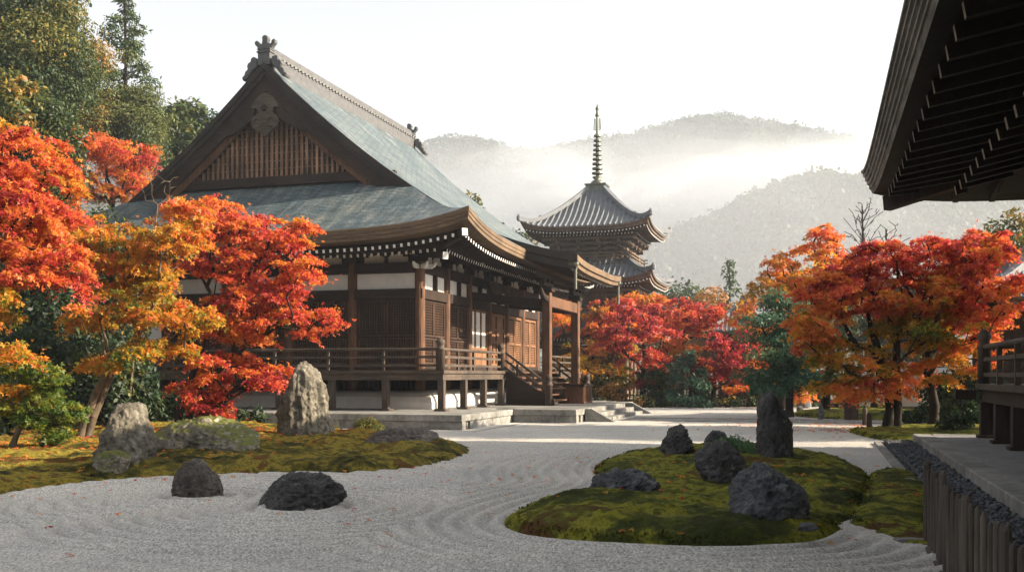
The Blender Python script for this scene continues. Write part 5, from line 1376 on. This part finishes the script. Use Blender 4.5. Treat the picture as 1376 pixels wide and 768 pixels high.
evergreen('tall green tree in the haze behind the orange upswept maple',1125,335,480,90,72,251,tint=.45,n=34,L=.38,cat='tree')
evergreen('round dark tree in the haze behind the big maples',1230,370,520,140,66,252,tint=.35,n=40,L=.36,cat='tree')
evergreen('pale-leaved tree above the tiled house at the right edge',1362,272,420,100,48,253,tint=.78,n=30,L=.24,cat='tree',pr=.6)
evergreen('dark green tree right of the big maples near the veranda newel',1290,490,575,110,34.5,254,tint=.22,n=34,L=.18,cat='tree')
evergreen('low dark shrub hugging the stone platform corner',1285,545,584,60,28.5,255,tint=.18,n=20,L=.13,name='shrub',cat='shrub')
evergreen('clipped round dark bush between the two big maple trunks',1232,547,574,52,34,256,tint=.12,n=40,L=.10,name='clipped_bush',cat='bush',tj=.06)
evergreen('clipped dark bush behind the far rocks, left of the maple trunk',1140,528,553,56,45,257,tint=.15,n=30,L=.13,name='clipped_bush',cat='bush',tj=.06)
evergreen('rusty low bush behind the stone path by the maple trunks',1190,533,556,46,46,258,tint=.9,n=18,L=.14,name='clipped_bush',cat='bush',tj=.06)
evergreen('clipped mossy-green bush at the terrace corner, larger of two',496,560,592,40,27.2,259,tint=.66,n=40,L=.05,name='clipped_bush',cat='bush',tj=.05)
evergreen('low clipped bush beside the tall rock, smaller of two',450,570,588,24,27.8,260,tint=.66,n=22,L=.05,name='clipped_bush',cat='bush',tj=.05)
evergreen('feathery green shrub among the rocks of the moss island',990,586,628,88,19.4,261,tint=.95,n=50,L=.05,name='shrub',cat='shrub',mat='pine',tj=.12)
evergreen('tall evergreen added out of view on the right, shading the gravel',1720,20,560,290,27,290,tint=.3,n=70,L=.22,cat='tree')  # unseen tree added so that its shade falls across the mid-court gravel
HG='low hedge plants along the far court edge'
for k,px in enumerate(range(780,1060,28)):
    evergreen(f'low hedge plant at the far edge of the gravel, {["darkest","rounded","russet-tipped","olive","broad","thin","glossy","ragged","squat","pale-tipped"][k]} of the row' ,px,523+(k*7)%9,549,40,51.2+(k%3)*.7,270+k,tint=[.1,.3,.9,.6,.3,.45,.2,.35,.25,.7][k],n=14,L=.16,name='hedge_plant',cat='hedge plant',group=HG)
# layered garden pine
Y=40; rng=np.random.default_rng(5); x=(1060-688)/1376*Y
pine=empty('garden_pine',(x,Y,0),label='layered garden pine with flat cloud-like pads left of the big maples',cat='pine tree')
cl=[(1058,405,60,16),(1082,418,46,14),(1040,425,66,18),(1072,438,70,18),(1036,452,76,20),(1074,462,60,20),(1046,480,86,22),(1080,490,50,20),(1032,502,70,22),(1064,512,80,22),(1052,396,30,12),(1040,524,60,18)]
pads=[]
for px,py,w_,h_ in cl:
    for k in range(5): c=at(px+rng.uniform(-.5,.5)*w_*.8,py+rng.uniform(-.3,.3)*h_,Y+rng.uniform(-.8,.8)); pads.append((c.x,c.y,c.z,w_*.34/FPX*Y,h_*.5/FPX*Y,.6+rng.normal()*.12))
pads=np.array(pads); crown('crown',rng,pads,pine,M['pine'],650,.17,1,'ball',wid=.3,org=(x,Y,0))
skeleton(rng,[(x,Y,0),at(1063,500,Y),at(1055,460,Y),at(1060,420,Y)],.17,.07,[p[:3] for p in pads[::3]],.5,.02,(x,Y,0),'trunk',pine,M['bark'])
# bare trees
def bare(label,px,py_top,Y,seed,wpx,n):
    rng=np.random.default_rng(seed); x=(px-688)/1376*Y; zt=at(px,py_top,Y).z; root=empty('bare_tree',(x,Y,0),label=label,cat='bare tree')
    tg=[np.array([x+rng.normal()*wpx/3/FPX*Y*(1-.6*t),Y+rng.normal()*.6,zt*(.55+.45*t)]) for t in rng.random(n)]
    skeleton(rng,[(x+.5,Y,0),(x+.3,Y,zt*.45),(x,Y,zt*.72),(x-.05,Y,zt*.97)],.15,.03,tg,.35,.009,(x,Y,0),'trunk',root,M['bark'],.06,.45,2.3,1.6)
bare('leafless tree standing above the orange maple, taller of two',1160,268,46,301,80,130); bare('slender leafless tree just right of the taller bare one',1192,300,47,302,36,50)
x,y_=ground(180,560); 
rng=np.random.default_rng(9); Y=29; x=(212-688)/1376*Y; br=empty('bare_tree',(x,Y,0),label='thin leafless twigs poking up before the left gable slope',cat='bare tree')
skeleton(rng,[(x-.9,Y,0),at(180,470,Y),at(204,400,Y),at(206,330,Y),at(212,275,Y)],.05,.02,[np.array(at(px,py,Y+rng.normal()*.3)) for px,py in ((190,252),(200,240),(212,236),(222,250),(232,262),(240,238),(244,250),(204,262),(196,270),(228,244),(216,246))],.3,.010,(x,Y,0),'trunk',br,M['bark_pale'])

# fallen leaves
def fallen():
    rng=np.random.default_rng(77); P=[]
    for cx,cy,sx,sy,n in ((-9.5,24,2.6,2.6,900),(-7.2,26,2.0,1.8,700),(-11.5,19.5,2.2,2.2,600),(12.3,32,3.0,2.6,700),(9.6,30.2,.5,.25,30),(11.3,31.3,.4,.2,26),(3.2,15,2.4,3.2,110),(-1.5,14,5,5,90),(-6,16,3,2.5,90)):
        P.append(np.stack([cx+rng.normal(size=n)*sx,cy+rng.normal(size=n)*sy],1))
    P=np.vstack(P); x,y=P[:,0],P[:,1]; k=(x<rl(-2.3,0)[0]+.2994*(y-RH[1])); x,y=x[k],y[k]; n=len(x)
    tri=[o for o in bpy.data.objects if o.name.startswith(('moss_','raked_gravel'))]; z=np.zeros(n)
    dg=bpy.context.evaluated_depsgraph_get()
    for o in tri:
        for i in range(n):
            ok,l,nn,_=o.ray_cast(Vector((x[i],y[i],3)),Vector((0,0,-1)))
            if ok and l.z+.012>z[i]: z[i]=l.z+.012
    nn=unit(np.stack([rng.normal(size=n)*.25,rng.normal(size=n)*.25,np.ones(n)],1)); a=rng.random(n)*6.28
    d=np.stack([np.cos(a),np.sin(a),np.zeros(n)],1); d=unit(d-nn*(d*nn).sum(1)[:,None])
    v=leaf_faces(np.stack([x,y,z+.012],1),d,nn,.062+.035*rng.random(n),3,.42)
    t=np.repeat(np.clip(.6+.16*rng.normal(size=n),.25,1),3)
    o=np_mesh('fallen_leaves',v,np.arange(len(v)).reshape(-1,4),M['maple'],None,False,{'tint':t})
    tag(o,'fallen red and orange maple leaves lying on the moss and gravel','fallen leaves',kind='stuff')
bpy.context.view_layer.update(); fallen()

# ------------------------------------------------------------------ hills and their woods
def hill(name,Y0,Y1,Y2,sky_pts,seed,amp,nx=200,ny=60):
    px=np.array([p[0] for p in sky_pts],float); pz=np.array([(HY-p[1])/FPX*Y1+EYE for p in sky_pts]); xw=(px-CX)/FPX*Y1
    xs=np.linspace(xw[0],xw[-1],nx); ys=np.concatenate([np.linspace(Y0,Y1,ny),np.linspace(Y1,Y2,12)[1:]])
    def zf(x,y):
        c=np.interp(x,xw,pz); k=np.clip((y-Y0)/(Y1-Y0),0,1); back=np.clip((y-Y1)/(Y2-Y1),0,1)
        n=fbm(np.stack([x/55,y/55,x*0+seed],-1),4,seed)
        return c*(np.sin(k*np.pi/2)**1.1)*(1-back**1.5)+amp*n*np.sin(np.clip(k,0,1)*np.pi)-2
    X,Yg=np.meshgrid(xs,ys); Z=zf(X.ravel(),Yg.ravel()).reshape(X.shape)
    tag(grid_mesh(name,X,Yg,Z,np.ones(X.shape,bool),M['soil']),kind='structure'); return zf,xw[0],xw[-1]
def wood_on(name,label,zf,x0,x1,Y0,Y1,n,size,kites,seed):
    rng=np.random.default_rng(seed); x=x0+rng.random(n)*(x1-x0); y=Y0+rng.random(n)*(Y1-Y0); z=zf(x,y); s=size*(.6+.8*rng.random(n)); tall=1+.6*(rng.random(n)<.25)
    i=np.repeat(np.arange(n),kites); m=len(i); u=unit(rng.normal(size=(m,3))); u[:,2]=np.abs(u[:,2])*1.1-.25
    f=(.75+.35*rng.random(m))
    p=np.stack([x[i]+u[:,0]*f*s[i]*.5,y[i]+u[:,1]*f*s[i]*.5,z[i]+s[i]*.30+u[:,2]*f*s[i]*.50*tall[i]],1)
    nn=unit(u+rng.normal(size=(m,3))*.4); d=unit(np.cross(nn,rng.normal(size=(m,3))))
    v=leaf_faces(p-d*(s[i]*.16)[:,None],d,nn,s[i]*.2*(.7+.6*rng.random(m)),1,.8)
    t=np.clip(.35+.17*rng.normal(size=n)+.25*vnoise(np.stack([x/30,y/30,x*0],-1),seed),0,1)
    o=np_mesh(name,v,np.arange(len(v)).reshape(-1,4),M['hillleaf'],None,False,{'tint':np.clip(t[i]+.08*rng.normal(size=m),0,1)})
    tag(o,label,'woods',kind='stuff')
zf,a,b=hill('far_hill',430,640,900,[(-500,300),(-100,215),(250,205),(420,215),(520,212),(570,206),(610,198),(650,199),(690,211),(725,214),(760,208),(800,198),(850,190),(895,174),(930,167),(965,164),(1000,169),(1050,178),(1100,190),(1140,198),(1190,205),(1250,235),(1330,275),(1450,300),(1800,330),(2100,400)],71,7)
wood_on('far_woods','woods covering the high misty far hill',zf,a*.8,b*.85,470,650,12000,6.0,26,72)
zf,a,b=hill('near_hill',180,280,400,[(-300,330),(300,335),(600,330),(690,325),(760,330),(830,338),(880,335),(920,318),(960,298),(1010,272),(1050,256),(1090,244),(1130,256),(1165,246),(1210,262),(1260,270),(1310,280),(1380,290),(1600,300),(1900,360)],81,4)
wood_on('hill_woods','woods covering the nearer hill behind the pagoda',zf,a*.7,b*.85,185,284,6500,4.6,64,82)

# ------------------------------------------------------------------ the air: even haze, and banks of mist between the hills
def vol(name,density,col=(.84,.91,1.0),aniso=.35):
    m,nt,out=new_mat(name); p=N(nt,'ShaderNodeVolumePrincipled'); p.inputs['Color'].default_value=(*col,1); p.inputs['Density'].default_value=density; p.inputs['Anisotropy'].default_value=aniso
    nt.links.new(p.outputs[0],out.inputs['Volume']); return m
m_=MB(); m_.box(-640,860,-40,920,-2.6,176); hz=m_.build('haze',vol('haze_air',HAZE_DENSITY)); tag(hz,'pale morning haze filling the valley','haze',kind='stuff')
def mist(label,px,py,wpx,hpx,Y,dep,dens,seed):
    c=at(px,py,Y); d,f=ico(4); rx,rz=wpx/2/FPX*Y,hpx/2/FPX*Y
    root=empty('mist_bank',c); tag(root,label,'mist',kind='stuff')
    for j,sc in enumerate((1.,.80,.60,.40)):         # nested veils, so that it thins out towards its edge
        k=1+.55*fbm(d*1.7+seed+j*3.1,4,seed+j)
        off=np.array([(j%2-.5)*.12*rx*j,0,.06*rz*j])
        v=d*(k*sc)[:,None]*np.array([rx,dep/2,rz])+off
        np_mesh('mist_veil',v,f,vol('mist_air',dens*(.22,.26,.26,.26)[j],(.90,.94,1.0),.3),root,True)
mist('broad thin mist lying in the valley in front of the nearer hill',860,390,1700,560,150,70,.0095,5)
mist('mist lying behind the pagoda under the left ridge',650,285,460,120,430,150,.0120,1)
mist('bright mist bank rising behind the nearer hill crest',990,258,520,100,400,120,.0130,2)
mist('thin mist lifting toward the ridge left of the spire',730,235,220,100,440,90,.0080,3)
mist('mist sweeping over the saddle at the right',1180,225,420,90,430,110,.0120,4)
